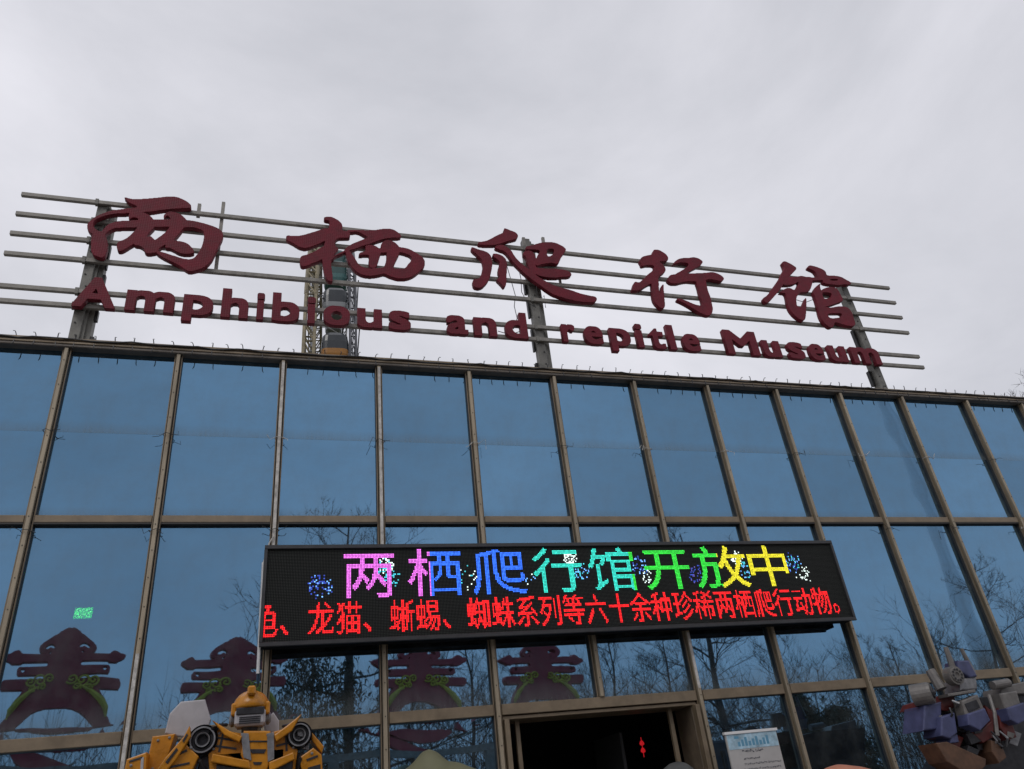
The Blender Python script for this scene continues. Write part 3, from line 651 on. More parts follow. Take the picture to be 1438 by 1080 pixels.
plate('shoulder_plate', [(214,1034),(246,1030),(236,1062),(220,1100),(200,1100)], Y1+.1, .25, yel, R1)
plate('shoulder_fin', [(266,1019),(258,1034),(232,1064),(212,1092),(222,1096),(246,1068),(268,1034)], Y1-.1, .12, yel, R1)
plate('upper_arm', [(262,1046),(279,1062),(268,1086),(226,1100),(238,1072)], Y1-.06, .2, yel, R1)
plate('wrist_plate', [(178,1066),(206,1056),(204,1100),(170,1100)], Y1-.05, .25, yel, R1)
plate('elbow_joint', [(282,1062),(300,1058),(302,1100),(272,1100)], Y1+.05, .2, gun, R1)
plate('shoulder_plate', [(436,1026),(455,1048),(452,1058),(438,1040)], Y1+.05, .2, yel, R1)
plate('upper_arm', [(420,1064),(440,1050),(452,1060),(454,1100),(428,1100)], Y1-.04, .22, yel, R1)
plate('elbow_joint', [(412,1050),(424,1060),(426,1100),(414,1100)], Y1+.06, .18, gun, R1)
plate('back_panel', [(231,1030),(238,1002),(254,985),(288,982),(296,1010),(290,1030),(262,1036)], Y1+.30, .05, pgr, R1, .01)
plate('back_panel', [(384,1000),(392,1012),(392,1028),(372,1030),(370,1012)], Y1+.22, .05, pgr, R1)
# head: smooth helmet, dark visor, plain grey jaw
hc = at(352, 1000, Y1+.08)
b = BM(); bmesh.ops.create_uvsphere(b, u_segments=20, v_segments=12, radius=1)
for v in list(b.verts):
    v.co = Vector((v.co.x*.135, v.co.y*.15, v.co.z*.125 if v.co.z > 0 else v.co.z*.03))+hc+Vector((0, 0, .03))
helmet = R1(bm_obj('helmet', b, yel, None, True))
b = BM(); box(b, hc+Vector((-.03, -.165, .10)), hc+Vector((.03, -.05, .165)), .012); R1(bm_obj('helmet_ridge', b, yel))
b = BM(); box(b, hc+Vector((-.11, -.13, -.11)), hc+Vector((.11, .10, .01)), .02); R1(bm_obj('jaw', b, pgr))
b = BM(); box(b, hc+Vector((-.10, -.142, -.035)), hc+Vector((.10, -.125, .015)), .004); R1(bm_obj('visor', b, gun))
for k in range(4):
    b = BM(); box(b, hc+Vector((-.075, -.137, -.056-k*.014)), hc+Vector((.075, -.1305, -.048-k*.014))); R1(bm_obj('jaw_vent', b, gun))
for s in (-1, 1):
    b = BM(); lathe(b, [(.045, 0), (.05, s*.02), (.03, s*.035), (.028, s*.03)], 'X', 18, hc+Vector((s*.115, 0, -.05))); R1(bm_obj('ear_disc', b, mgr))
    b = BM(); box(b, hc+Vector((s*.12-.02, -.08, -.03)), hc+Vector((s*.12+.02, .08, .06)), .01); R1(bm_obj('cheek_guard', b, yel))
b = BM(); tube(b, [hc+Vector((0, .02, -.25)), hc+Vector((0, 0, -.09))], .06, 12); R1(bm_obj('neck', b, gun))
sx, sz = st1.location.x, .02
def strip(poly, Y, m, nm='panel_line'): plate(nm, poly, Y, .006, m, R1, .001)
for p_ in ([(305,1034),(333,1039),(333,1042),(304,1037)], [(303,1046),(332,1050),(332,1053),(303,1049)], [(389,1036),(409,1029),(409,1032),(389,1039)], [(388,1046),(412,1040),(412,1043),(388,1049)], [(312,1028),(315,1029),(309,1056),(306,1056)], [(400,1026),(403,1025),(404,1054),(401,1055)]): strip(p_, Y1-.0065, gun)
for p_ in ([(347,1040),(376,1040),(376,1042),(347,1042)], [(350,1052),(374,1052),(371,1058),(354,1058)], [(355,1070),(368,1070),(366,1074),(357,1074)]): strip(p_, Y1-.0565, gun)
for p_ in ([(244,1060),(262,1052),(263,1055),(246,1063)], [(238,1076),(266,1070),(266,1073),(237,1079)], [(250,1085),(262,1080),(262,1088),(250,1093)]): strip(p_, Y1-.0665, gun)
for p_ in ([(430,1066),(446,1060),(447,1063),(431,1069)], [(432,1078),(450,1073),(450,1080),(433,1085)]): strip(p_, Y1-.0465, gun)
for p_ in ([(182,1068),(200,1062),(200,1065),(181,1071)], [(198,1064),(202,1063),(200,1096),(196,1096)]): strip(p_, Y1-.0565, gun if p_[0][0] < 190 else pgr)
for p_ in ([(256,1040),(262,1030),(264,1032),(258,1043)], [(232,1070),(248,1050),(250,1053),(235,1073)]): strip(p_, Y1-.1065, gun, 'slot')
plate('chest_vent', [(304,1073),(338,1078),(338,1100),(302,1100)], Y1-.03, .04, gun, R1); plate('chest_vent', [(386,1076),(410,1068),(410,1100),(386,1100)], Y1-.03, .04, gun, R1)
rq = random.Random(77)
for px_, py_, Yq in [(308,1030,Y1), (334,1034,Y1), (300,1052,Y1), (408,1026,Y1), (412,1050,Y1), (347,1032,Y1-.05), (376,1032,Y1-.05), (268,1050,Y1-.06), (244,1090,Y1-.06), (438,1058,Y1-.04), (448,1090,Y1-.04), (222,1040,Y1+.1), (238,1036,Y1+.1), (214,1080,Y1+.1), (184,1075,Y1-.05)]:
    b = BM(); lathe(b, [(.010, 0), (.010, -.008), (.006, -.011)], 'Y', 8, at(px_, py_, Yq)); R1(bm_obj('bolt', b, mgr))
for p_, q_ in (((306,1022),(292,1034)), ((318,1018),(300,1030)), ((398,1020),(412,1028)), ((274,1066),(290,1084)), ((424,1058),(418,1084))):
    b = BM(); u_, v_ = at(*p_, Y1+.02), at(*q_, Y1+.02); tube(b, [u_, (u_+v_)/2+Vector((0, -.07, .02)), v_], .013, 8); R1(bm_obj('hose', b, gun))
for k in range(14):
    x_, y_ = rq.uniform(270, 305) if k % 2 else rq.uniform(405, 430), rq.uniform(1025, 1085); w_, h_ = rq.uniform(3, 7), rq.uniform(3, 8)
    plate('joint_piece', [(x_-w_, y_-h_), (x_+w_, y_-h_*.7), (x_+w_*.8, y_+h_), (x_-w_*.9, y_+h_*.8)], Y1+rq.uniform(-.01, .06), .06, rq.choice([gun, mgr, gun]), R1, .003)
b = BM(); box(b, (sx-.26, Y1+.0, 1.25), (sx+.26, Y1+.3, 2.28), .03); R1(bm_obj('torso', b, gun))
b = BM(); box(b, (sx-.25, Y1-.02, 1.05), (sx+.25, Y1+.28, 1.249), .03); R1(bm_obj('pelvis', b, yel))
for s in (-1, 1):
    b = BM(); box(b, (sx+s*.18-.11, Y1, .55), (sx+s*.18+.11, Y1+.26, 1.049), .02); R1(bm_obj('thigh', b, gun))
    b = BM(); box(b, (sx+s*.2-.15, Y1-.06, .12), (sx+s*.2+.15, Y1+.28, .549), .03); box(b, (sx+s*.2-.16, Y1-.2, .02), (sx+s*.2+.16, Y1+.3, .119), .02); R1(bm_obj('shin', b, yel))
    b = BM(); box(b, (sx+s*.52-.12, Y1-.02, 1.25), (sx+s*.52+.12, Y1+.24, 2.0), .03); R1(bm_obj('forearm', b, yel))
# second statue, red blue and grey
Y2 = -1.6
blu = mat('statue_blue', (.060, .068, .15), .45, .1, var=.35, vscale=8); red2 = mat('statue_red', (.10, .018, .016), .45, .1, var=.4, vscale=8); wht = mat('statue_grey', (.15, .14, .132), .45, .2, var=.3, vscale=12); rust = mat('statue_rust', (.10, .05, .028), .6, .1, var=.4, vscale=12)
st2 = thing('robot_statue', 'red, blue and grey robot statue at the right edge beside the glass', 'statue', (at(1375, 1050, Y2).x, Y2, .02))
S2 = Matrix.Translation(-Vector(st2.location))
def R2(o): o.parent = st2; o.matrix_parent_inverse = S2; return o
def z6(l): return [(1200+x/4.908, 860+y/4.908) for x, y in l]
plate('arm_block', z6([(485,640),(600,615),(600,800),(475,815)]), Y2-.05, .3, blu, R2, .012)
plate('arm_block', z6([(600,720),(690,690),(712,830),(660,870),(600,850)]), Y2-.12, .25, blu, R2, .012)
plate('arm_cuff', z6([(660,850),(710,840),(722,895),(665,900)]), Y2-.1, .2, blu, R2)
b = BM(); p, q = at(*z6([(400,575)])[0], Y2+.05), at(*z6([(535,552)])[0], Y2-.1); tube(b, [p, p*.15+q*.85, q*1.0], [.105, .105, .098], 20); drum = R2(bm_obj('shoulder_drum', b, wht))
b = BM(); c = q+(q-p).normalized()*.004; d = (q-p).normalized(); tube(b, [c, c+d*.012], [.06, .055], 16); tube(b, [c+d*.013, c+d*.03], [.03, .02], 12); R2(bm_obj('drum_hub', b, gun))
plate('shoulder_block', z6([(560,580),(690,570),(700,650),(640,680),(450,660),(470,610)]), Y2+.02, .3, red2, R2)
plate('collar', z6([(640,560),(830,530),(840,550),(650,580)]), Y2-.12, .2, wht, R2, .006)
plate('chest_window', z6([(740,610),(850,565),(930,740),(790,790)]), Y2-.16, .12, wht, R2, .012)
plate('window_pane', z6([(760,630),(840,600),(868,655),(790,690)]), Y2-.166, .02, gun, R2, .002)
plate('chest_block', z6([(780,700),(900,660),(940,745),(870,815),(790,775)]), Y2-.2, .14, blu, R2, .012)
plate('chest_side', z6([(900,640),(960,690),(960,860),(890,900),(800,820),(870,818),(942,750)]), Y2-.08, .2, red2, R2)
plate('chest_window', z6([(1000,560),(1120,540),(1160,690),(1050,690)]), Y2-.16, .12, wht, R2, .012)
plate('chest_block', z6([(1050,660),(1170,620),(1190,740),(1130,770),(1075,740)]), Y2-.2, .14, blu, R2, .012)
plate('chest_side', z6([(990,660),(1050,640),(1120,860),(1060,880),(1010,800)]), Y2-.08, .2, red2, R2)
plate('torso', z6([(600,640),(780,590),(1200,560),(1250,1150),(560,1150),(700,900)]), Y2+.1, .3, gun, R2)
plate('hip_plate', z6([(560,900),(640,890),(910,1010),(905,1060),(820,1140),(640,1030)]), Y2-.1, .25, rust, R2, .01)
plate('hip_plate', z6([(940,880),(1010,900),(1050,1000),(1000,1040),(950,960)]), Y2-.12, .2, rust, R2)
b = BM(); c = at(*z6([(688,436)])[0], Y2-.05); R_ = .095
lathe(b, [(R_*.25, -.03), (R_*.3, -.045), (R_*.75, -.045), (R_*.8, -.03), (R_, -.03), (R_, .06)], 'Y', 24, c); R2(bm_obj('gear_disc', b, wht))
b = BM()
for k in range(10): lathe(b, [(.011, -.0455), (.011, -.052)], 'Y', 8, c+Vector((.055*math.cos(k*.6283), 0, .055*math.sin(k*.6283))))
R2(bm_obj('gear_bolts', b, gun))
plate('head_block', z6([(720,460),(840,440),(850,530),(730,540)]), Y2-.02, .22, mgr, R2, .015)
plate('brow_plate', z6([(715,330),(790,330),(850,440),(800,450),(720,400)]), Y2-.04, .2, blu, R2, .015)
b = BM(); tube(b, [at(*z6([(680,390)])[0], Y2+.02), at(*z6([(628,240)])[0], Y2+.02)], [.035, .025], 10); R2(bm_obj('exhaust_pipe', b, wht))
b = BM(); tube(b, [at(*z6([(820,420)])[0], Y2+.06), at(*z6([(735,250)])[0], Y2+.06)], [.03, .02], 10); R2(bm_obj('exhaust_pipe', b, wht))
b = BM(); p, q = at(*z6([(950,505)])[0], Y2-.02), at(*z6([(1060,485)])[0], Y2-.02); tube(b, [p, q], .045, 14); R2(bm_obj('shoulder_drum', b, wht))
plate('shoulder_block', z6([(1010,520),(1200,470),(1230,560),(1010,560)]), Y2+.02, .25, wht, R2)
b = BM(); tube(b, [at(*z6([(925,570)])[0], Y2-.2), at(*z6([(965,690)])[0], Y2-.24), at(*z6([(985,850)])[0], Y2-.24)], .018, 8); R2(bm_obj('hose', b, wht))
b = BM(); tube(b, [at(*z6([(520,400)])[0], Y2+.1), at(*z6([(600,530)])[0], Y2+.05)], [.05, .06], 10); R2(bm_obj('shoulder_fin', b, wht))
rq = random.Random(21)
for k in range(26):
    x, y = rq.uniform(600, 1150), rq.uniform(560, 1000); w_, h_ = rq.uniform(18, 60), rq.uniform(14, 50); a_ = rq.uniform(-.5, .5)
    q = [(x+dx*w_*math.cos(a_)-dy*h_*math.sin(a_), y+dx*w_*math.sin(a_)+dy*h_*math.cos(a_)) for dx, dy in ((-1, -1), (1, -.8), (.9, 1), (-.8, .9))]
    plate('small_plate', z6(q), Y2+rq.uniform(-.1, .06), rq.uniform(.04, .1), rq.choice([gun, gun, mgr, rust, red2, wht]), R2, .004)
for k in range(7):
    x, y = rq.uniform(640, 1100), rq.uniform(600, 950); b = BM(); p = at(*z6([(x, y)])[0], Y2-.1); q = at(*z6([(x+rq.uniform(-90, 90), y+rq.uniform(40, 130))])[0], Y2-.06)
    tube(b, [p, (p+q)/2+Vector((0, -.06, 0)), q], .012, 6); R2(bm_obj('hose', b, rq.choice([gun, mgr])))
s2x = st2.location.x
for s in (-1, 1):
    b = BM(); box(b, (s2x+s*.25-.16, Y2-.05, .02), (s2x+s*.25+.16, Y2+.3, 1.2), .03); R2(bm_obj('leg', b, blu))
# rounded forms cut by the bottom of the photograph
def boulder(name, label, cat, pts, Y, depth, m):
    top = max(at(x, y, Y).z for x, y in pts); xs_ = [at(x, y, Y).x for x, y in pts]; cx = (min(xs_)+max(xs_))/2
    prof = sorted((at(x, y, Y).x-cx, at(x, y, Y).z) for x, y in pts)
    t = thing(name, label, cat, (cx, Y, .02)); b = BM(); rows = 16; n = 20
    hw = (max(xs_)-min(xs_))/2
    def zr(x):
        for (a, za), (c, zc) in zip(prof, prof[1:]):
            if a <= x <= c: return za+(zc-za)*(x-a)/(c-a+1e-9)
        return prof[0][1] if x < prof[0][0] else prof[-1][1]
    grid = []
    for j in range(n+1):
        y = -depth*math.cos(math.pi*j/n); row = []
        for i in range(rows*2+1):
            x = -hw*1.25+i*hw*2.5/(rows*2); f = max(0, 1-(y/depth)**2)**.4; e = max(0, 1-max(0, abs(x)/hw-1)/.25)
            row.append(b.verts.new((x, y, max(0, (zr(x)-.02)*f*e**.5+.03*noise.noise((x*3, y*3, Y))))))
        grid.append(row)
    for j in range(n):
        for i in range(rows*2): b.faces.new((grid[j][i], grid[j][i+1], grid[j+1][i+1], grid[j+1][i]))
    bm_obj('body', b, m, t, True); return t
boulder('display_mound', 'pale olive rounded mound peeping over the bottom edge left of the doorway', 'mound', [(560,1086),(572,1077),(582,1068),(592,1056),(603,1052),(614,1056),(628,1068),(645,1072),(658,1078),(672,1082)], -.7, .5, mat('olive_paint', (.14, .14, .078), .7, var=.15, vscale=3))
boulder('display_dome', 'dark grey rounded top standing in front of the doorway', 'dome', [(926,1086),(932,1078),(940,1072),(952,1069),(963,1072),(971,1079),(976,1086)], -.5, .3, mat('dark_grey_paint', (.06, .062, .06), .7, var=.3, vscale=9))
boulder('display_dome', 'salmon pink rounded top at the bottom edge right of the notice', 'dome', [(1150,1087),(1160,1078),(1175,1074.5),(1190,1073.5),(1206,1075.5),(1218,1079),(1228,1087)], -1.0, .4, mat('salmon_paint', (.48, .19, .115), .5, var=.1))

# ------------------------------------------------------------------ what the glass mirrors: gate with ornaments, trees
orn_spots = [(-4.46, 12.0), (-.84, 13.5), (4.33, 15.3), (8.47, 15.8)]
gate = thing('festival_gate', 'grey steel gate frame reflected along the lower panes', 'gate', (2, -14, .02))
GI = Matrix.Translation(-Vector(gate.location))
gp = [Vector((-8.2, -10.6, 0))]+[Vector((x, -d, 0)) for x, d in orn_spots]+[Vector((11.2, -16.2, 0))]
for a, c in zip(gp, gp[1:]):
    b = BM(); d = (c-a).normalized(); nrm = Vector((-d.y, d.x, 0))*.09; z0, z1 = 3.55, 3.74
    prism_pts(b, [a+nrm+Vector((0, 0, z0)), a-nrm+Vector((0, 0, z0)), a-nrm+Vector((0, 0, z1)), a+nrm+Vector((0, 0, z1))], (c-a)*.998); o = bm_obj('beam', b, M_STEEL); o.parent = gate; o.matrix_parent_inverse = GI
    m_ = (a+c)/2; b = BM(); box(b, (m_.x-.12, m_.y-.12, .02), (m_.x+.12, m_.y+.12, 3.549)); o = bm_obj('column', b, M_STEEL); o.parent = gate; o.matrix_parent_inverse = GI
M_ORN = mat('ornament_maroon', (.40, .050, .062), .6, var=.2, vscale=3); M_VINE = mat('vine_gold_green', (.62, .48, .05), .6, var=.3, vscale=6)
# outline of the ornament, units 1 = half width of the long bar; x right, z up from base of the ring
def ornament_mesh():
    sol = []
    def capsule(x0, x1, z, r):
        sol.append(catmull([(x0+r, z-r), ((x0+x1)/2, z-r), (x1-r, z-r), (x1-r*.3, z-r*.7), (x1, z), (x1-r*.3, z+r*.7), (x1-r, z+r), ((x0+x1)/2, z+r), (x0+r, z+r), (x0+r*.3, z+r*.7), (x0, z), (x0+r*.3, z-r*.7)], 4))
    sol.append([(-.34, .9), (.34, .9), (.27, 2.0), (-.27, 2.0)])
    for q in (-1, 1):                                           # cloud head with curled ends
        sol.append(catmull([(0, 2.46), (q*.13, 2.44), (q*.24, 2.34), (q*.36, 2.24), (q*.48, 2.10), (q*.52, 1.97), (q*.46, 1.88), (q*.34, 1.86), (q*.27, 1.93), (q*.2, 1.9), (0, 1.85)], 6))
        sol.append(catmull([(q*.80, 1.85), (q*.88, 1.93), (q*1.0, 1.86), (q*1.1, 1.80), (q*1.02, 1.70), (q*.9, 1.62), (q*.78, 1.66)], 4))
        sol.append(catmull([(q*.62, .72), (q*.86, .48), (q*.98, .28), (q*1.2, .22), (q*1.16, .08), (q*1.02, -.02), (q*.88, .1), (q*.8, .3), (q*.6, .5)], 5))
        sol.append(catmull([(q*1.2, .30), (q*1.34, .33), (q*1.42, .24), (q*1.32, .12), (q*1.22, .18)], 4))
    capsule(-1.0, 1.0, 1.76, .09); capsule(-.84, .84, 1.47, .105); capsule(-1.04, 1.04, 1.17, .115)
    sol.append(catmull([(-.45, 1.2), (.45, 1.2), (.72, .92), (.84, .6), (.84, .3), (.80, .05), (.72, -.25), (.45, -.5), (-.45, -.5), (-.72, -.25), (-.80, .05), (-.84, .3), (-.84, .6), (-.72, .92)], 5))
    holes = [catmull([(-.58, .20), (.58, .20), (.54, .42), (.34, .60), (0, .66), (-.34, .60), (-.54, .42)], 5), catmull([(-.60, .01), (.60, .01), (.54, -.16), (.25, -.25), (-.25, -.25), (-.54, -.16)], 5)]
    for q in (-1, 1):
        holes.append(catmull([(q*.20, 2.0), (q*.28, 2.10), (q*.38, 2.06), (q*.40, 1.97), (q*.34, 1.99), (q*.30, 2.03), (q*.25, 1.99)], 4))
        holes.append(catmull([(q*.36, 1.62), (q*.36, 1.60), (q*.9, 1.585), (q*.9, 1.63)], 3)); holes.append(catmull([(q*.36, 1.335), (q*.36, 1.31), (q*.78, 1.30), (q*.78, 1.345)], 3)); holes.append(catmull([(q*.72, 1.44), (q*.78, 1.50), (q*.72, 1.56), (q*.69, 1.50)], 3))
    st = .02; X, Y = np.meshgrid(np.arange(-1.4, 1.4, st), np.arange(-.7, 2.6, st)); mk = np.zeros(X.shape, bool)
    for s in sol: mk |= inside(s, X, Y)
    for s in holes: mk &= ~inside(s, X, Y)
    q = np.pad(mk.astype(float), 1); f = (q[:-2, 1:-1]+q[2:, 1:-1]+q[1:-1, :-2]+q[1:-1, 2:]+2*q[1:-1, 1:-1])/6
    return curve_mesh([[((-1.4+x*st)*1.12, (-.7+y*st+.5)*1.0) for x, y in simplify(lp, .25)] for lp in contours(f)], .22, .01)
def vine_mesh(s):
    b = BM()
    def spiral(cx, cz, r, turns, a0, th):
        pts = [(cx+s*r*(1-t/26)*math.cos(a0+turns*6.283*t/26), -.03, cz+r*(1-t/26)*math.sin(a0+turns*6.283*t/26)) for t in range(25)]; tube(b, pts, th, 5)
    for cx, cz, r in ((.22, 1.78, .12), (.42, 1.74, .14), (.62, 1.72, .11), (.34, 1.6, .09), (.55, 1.58, .08)): spiral(s*cx, cz, r, 1.6, rr.uniform(0, 6), .024)
    pts = [(s*.45, -.03, 1.6), (s*.62, -.03, 1.48), (s*.78, -.03, 1.32), (s*.9, -.03, 1.12), (s*.94, -.03, .95)]; tube(b, pts, [.02, .05, .075, .065, .02], 6)
    me = bpy.data.meshes.new('vine'); b.to_mesh(me); b.free(); return me
rr = random.Random(5); om = ornament_mesh(); vm = [vine_mesh(-1), vine_mesh(1)]
WHO = ['leftmost', 'second from the left', 'third from the left', 'rightmost']
for k, (x, d) in enumerate(orn_spots):
    t = thing('spring_ornament', f'maroon scroll ornament with green vines mirrored in the glass, {WHO[k]} of four', 'ornament', (x, -d, 3.745), 'ornaments standing on the gate')
    t.rotation_euler.z = math.pi-.22; t.scale.x = (1.03, 1.1, 1.24, 1.26)[k]
    link('body', om, M_ORN, t)
    for v in vm: link('vine', v, M_VINE, t)

# trees
M_BARK = mat('bark', (.055, .047, .042), .9, var=.35, vscale=6, bump=.4, bscale=25)
M_TWIG = mat('twigs', (.05, .042, .038), .9)
def bare_tree(seed, h, r, lean=0., limbs=15, spread=.55, twig=.010):
    rg = random.Random(seed); bt, bc = BM(), BM()
    pts = []; p = Vector((0, 0, 0)); n = 10
    for i in range(n+1):
        pts.append(p.copy()); p = p+Vector((lean*h/n+rg.gauss(0, .02*h/n*3), rg.gauss(0, .06*h/n), h/n))
    tube(bt, pts, [r*(1-.93*i/n)+.008 for i in range(n+1)], 8)
    def branch(p0, d, ln, rd, lev):
        q = [p0]; dd = d.copy(); m = 4 if lev < 2 else 3
        for _ in range(m):
            dd = (dd+Vector((rg.gauss(0, .16), rg.gauss(0, .16), rg.gauss(.06, .10)))).normalized(); q.append(q[-1]+dd*ln/m)
        tube(bt if lev == 0 else bc, q, [rd*(1-.75*i/m) for i in range(m+1)], 5 if lev == 0 else 3, False)
        if lev >= 3 or ln < .25: return
        for _ in range((6, 5, 4)[lev]):
            f = rg.uniform(.25, 1); k = min(int(f*m), m-1); s = q[k].lerp(q[k+1], f*m-k)
            side = Vector((rg.gauss(0, 1), rg.gauss(0, 1), rg.gauss(.25, .6))).normalized()
            branch(s, (dd*.75+side*.75).normalized(), ln*rg.uniform(.4, .65), max(rd*.45, twig*.55), lev+1)
    for k in range(limbs):
        f = .22+.76*(k+rg.random())/limbs; i = min(int(f*n), n-1); s = pts[i].lerp(pts[i+1], f*n-i); a = k*2.4+rg.uniform(-.5, .5); e = rg.uniform(.15, .75)
        branch(s, Vector((math.cos(a)*math.cos(e), math.sin(a)*math.cos(e), math.sin(e))), h*spread*(1.05-f*.85)*rg.uniform(.6, 1), r*.26*(1.05-f*.8)+.008, 0)
    a, c = bpy.data.meshes.new('trunk'), bpy.data.meshes.new('crown'); bt.to_mesh(a); bc.to_mesh(c); bt.free(); bc.free(); a.materials.append(M_BARK); c.materials.append(M_TWIG); return a, c
TK = [bare_tree(1, 10, .2), bare_tree(2, 8, .13, .04, 16), bare_tree(3, 7, .11, -.03, 18, .6), bare_tree(4, 8.5, .14, .10, 14, .6)]
def put_tree(kind, px, top_y, d, label, rot=0., base_y=950):
    p = at_mirror(px, base_y, d); ztop = at_mirror(px, top_y, d).z; s = ztop/(10, 8, 7, 8.5)[kind]
    t = thing('bare_tree', label, 'tree', (p.x, p.y, 0), 'leafless trees mirrored in the facade'); t.rotation_euler.z = rot; t.scale = (s, s, s)
    link('trunk', TK[kind][0], None, t); link('crown', TK[kind][1], None, t)
put_tree(0, 488, 735, 21, 'tall leafless tree mirrored below the left end of the message board', .4)
put_tree(0, 1003, 745, 19, 'tall leafless tree with a thick trunk mirrored right of the doorway', 2.2)
for k, (kind, px, ty, d, lb, ro) in enumerate([
    (3, 1400, 800, 20, 'leaning leafless tree mirrored above the red and blue statue', .3), (1, 1330, 890, 24, 'slender leafless tree mirrored left of the red and blue statue', 1.), (2, 1225, 905, 26, 'low leafless tree mirrored between notice and the red and blue statue', 2.),
    (1, 870, 885, 25, 'leafless tree mirrored in the pane over the doorway', 3.), (2, 940, 895, 27, 'small leafless tree mirrored over the right side of the doorway', 4.), (2, 655, 895, 24, 'leafless tree mirrored right of the third ornament', 5.),
    (1, 565, 915, 27, 'leafless tree mirrored behind the third ornament', .7), (2, 1105, 900, 25, 'leafless tree mirrored above the notice', 1.7), (2, 760, 900, 28, 'leafless tree mirrored behind the rightmost ornament', 2.7), (1, 1280, 900, 30, 'leafless tree mirrored far behind at the right', 3.4)]):
    put_tree(kind, px, ty, d, lb, ro, 980)
# evergreens: dense crowns of leaf-sized faces
M_EVER = mat('evergreen', (.022, .035, .020), .8, var=.4, vscale=5)
def evergreen(seed, h, w, label, loc, weep=.3):
    rg = random.Random(seed); t = thing('evergreen_tree', label, 'tree', loc)
    b = BM(); tube(b, [(0, 0, 0), (0, 0, h*.5), (0, 0, h*.9)], [.12, .09, .03], 7); bm_obj('trunk', b, M_BARK, t)
    V, Fc = [], []
    cl = [(rg.uniform(-1, 1), rg.uniform(-1, 1), rg.uniform(.12, 1)) for _ in range(70)]
    for _ in range(5200):
        cx, cy, cz = rg.choice(cl); env = max(.15, math.sin(min(1, cz*1.02)*math.pi*.93)**.6)
        p = Vector((cx*env*w*.42+rg.gauss(0, .1*w), cy*env*w*.42+rg.gauss(0, .1*w), cz*h*.95+rg.gauss(0, .05*h)))
        if p.z < .1: continue
        d = Vector((rg.gauss(0, .5), rg.gauss(0, .5), -weep+rg.gauss(0, .6))).normalized()*rg.uniform(.12, .3); s = d.orthogonal().normalized()*rg.uniform(.02, .05); n = len(V)
        V += [p-s, p+s, p+d]; Fc.append((n, n+1, n+2))
    me = bpy.data.meshes.new('crown'); me.from_pydata(V, [], Fc); link('crown', me, M_EVER, t)
p = at_mirror(440, 950, 19); evergreen(1, at_mirror(440, 900, 19).z, 3.6, 'dense green weeping tree mirrored beside the yellow statue', (p.x, p.y, 0), .9)
p = at_mirror(1128, 1000, 16.5); evergreen(2, at_mirror(1128, 968, 16.5).z, 1.5, 'narrow dark evergreen mirrored right of the notice', (p.x, p.y, 0))
p = at_mirror(1172, 1000, 17.5); evergreen(3, at_mirror(1172, 985, 17.5).z, 2.0, 'broad dark evergreen mirrored left of the red and blue statue', (p.x, p.y, 0))
# far wood beyond, one mass of fine stems
rg = random.Random(9); V, Fc = [], []
for _ in range(5200):
    x = rg.uniform(-40, 75); y = -rg.uniform(34, 50); h = (5.5+5.5*rg.random()**1.5)*(1+.45*noise.noise((x*.12, y*.05, 3))); w = rg.uniform(.015, .035); ln = rg.gauss(0, .6)
    n = len(V); q = rg.uniform(.1, .5)*h
    V += [(x-w, y, 0), (x+w, y, 0), (x+ln, y+rg.gauss(0, .2), h)]; Fc.append((n, n+1, n+2))
    for _k in range(4):
        n = len(V); s = rg.choice((-1, 1))*rg.uniform(.2, .8); z = rg.uniform(.3, .8)*h; V += [(x+ln*.4, y, z), (x+ln*.4, y+.03, z+.06), (x+ln*.4+s, y, z+rg.uniform(.4, 1.2))]; Fc.append((n, n+1, n+2))
me = bpy.data.meshes.new('far_wood'); me.from_pydata(V, [], Fc); o = link('far_wood', me, M_TWIG); o['kind'] = 'stuff'; o['label'] = 'far leafless wood mirrored low in the glass'; o['category'] = 'wood'
# tall pale mast mirrored on the right
p = at_mirror(1310, 740, 30); b = BM(); ms = thing('mast', 'tall slender steel mast mirrored as a faint band in the right-hand panes', 'mast', (p.x+.2, p.y, 0))
pts = [(0, 0, 0), (0, 0, 8), (0, 0, 16), (-.12, 0, 20), (-.4, 0, 24), (-1.0, 0, 28), (-1.9, 0, 31)]; tube(b, pts, [.5, .5, .48, .46, .43, .4, .36], 24); bm_obj('shaft', b, mat('mast_steel', (.80, .81, .83), .32, 1.), ms, True)
b = BM(); lathe(b, [(1.0, 0), (1.0, .15), (.65, .3)], 'Z', 16); bm_obj('foot', b, M_CONC, ms)

# ------------------------------------------------------------------ ferris wheel behind the building, seen edge-on
az = math.atan2(4.35, 66.5); fd = Vector((math.sin(az), math.cos(az), 0)); fa = Vector((math.cos(az), -math.sin(az), 0))
LW, RW, ZC = 75.0, 27.0, 30.0
wc = Vector((CAM.x, CAM.y, 0))+fd*LW
fer = thing('ferris_wheel', 'ferris wheel seen edge-on behind the rooftop sign', 'ferris wheel', (wc.x, wc.y, 0))
FM = Matrix((fd, -fa, Vector((0, 0, 1)))).transposed()         # local x = in wheel plane, y = axle, z = up
fer.rotation_euler = FM.to_euler()
M_FY = mat('wheel_lattice_pale', (.22, .185, .115), .6, .1, var=.45, vscale=2); M_FG = mat('wheel_lattice_grey', (.07, .073, .085), .5, .2, var=.3, vscale=2); M_FW = mat('wheel_white', (.30, .30, .30), .5, var=.2)
def wpt(a, r, y): return Vector((r*math.cos(a), -y, ZC+r*math.sin(a)))      # y > 0 is to the right in the photo
NSEG = 96
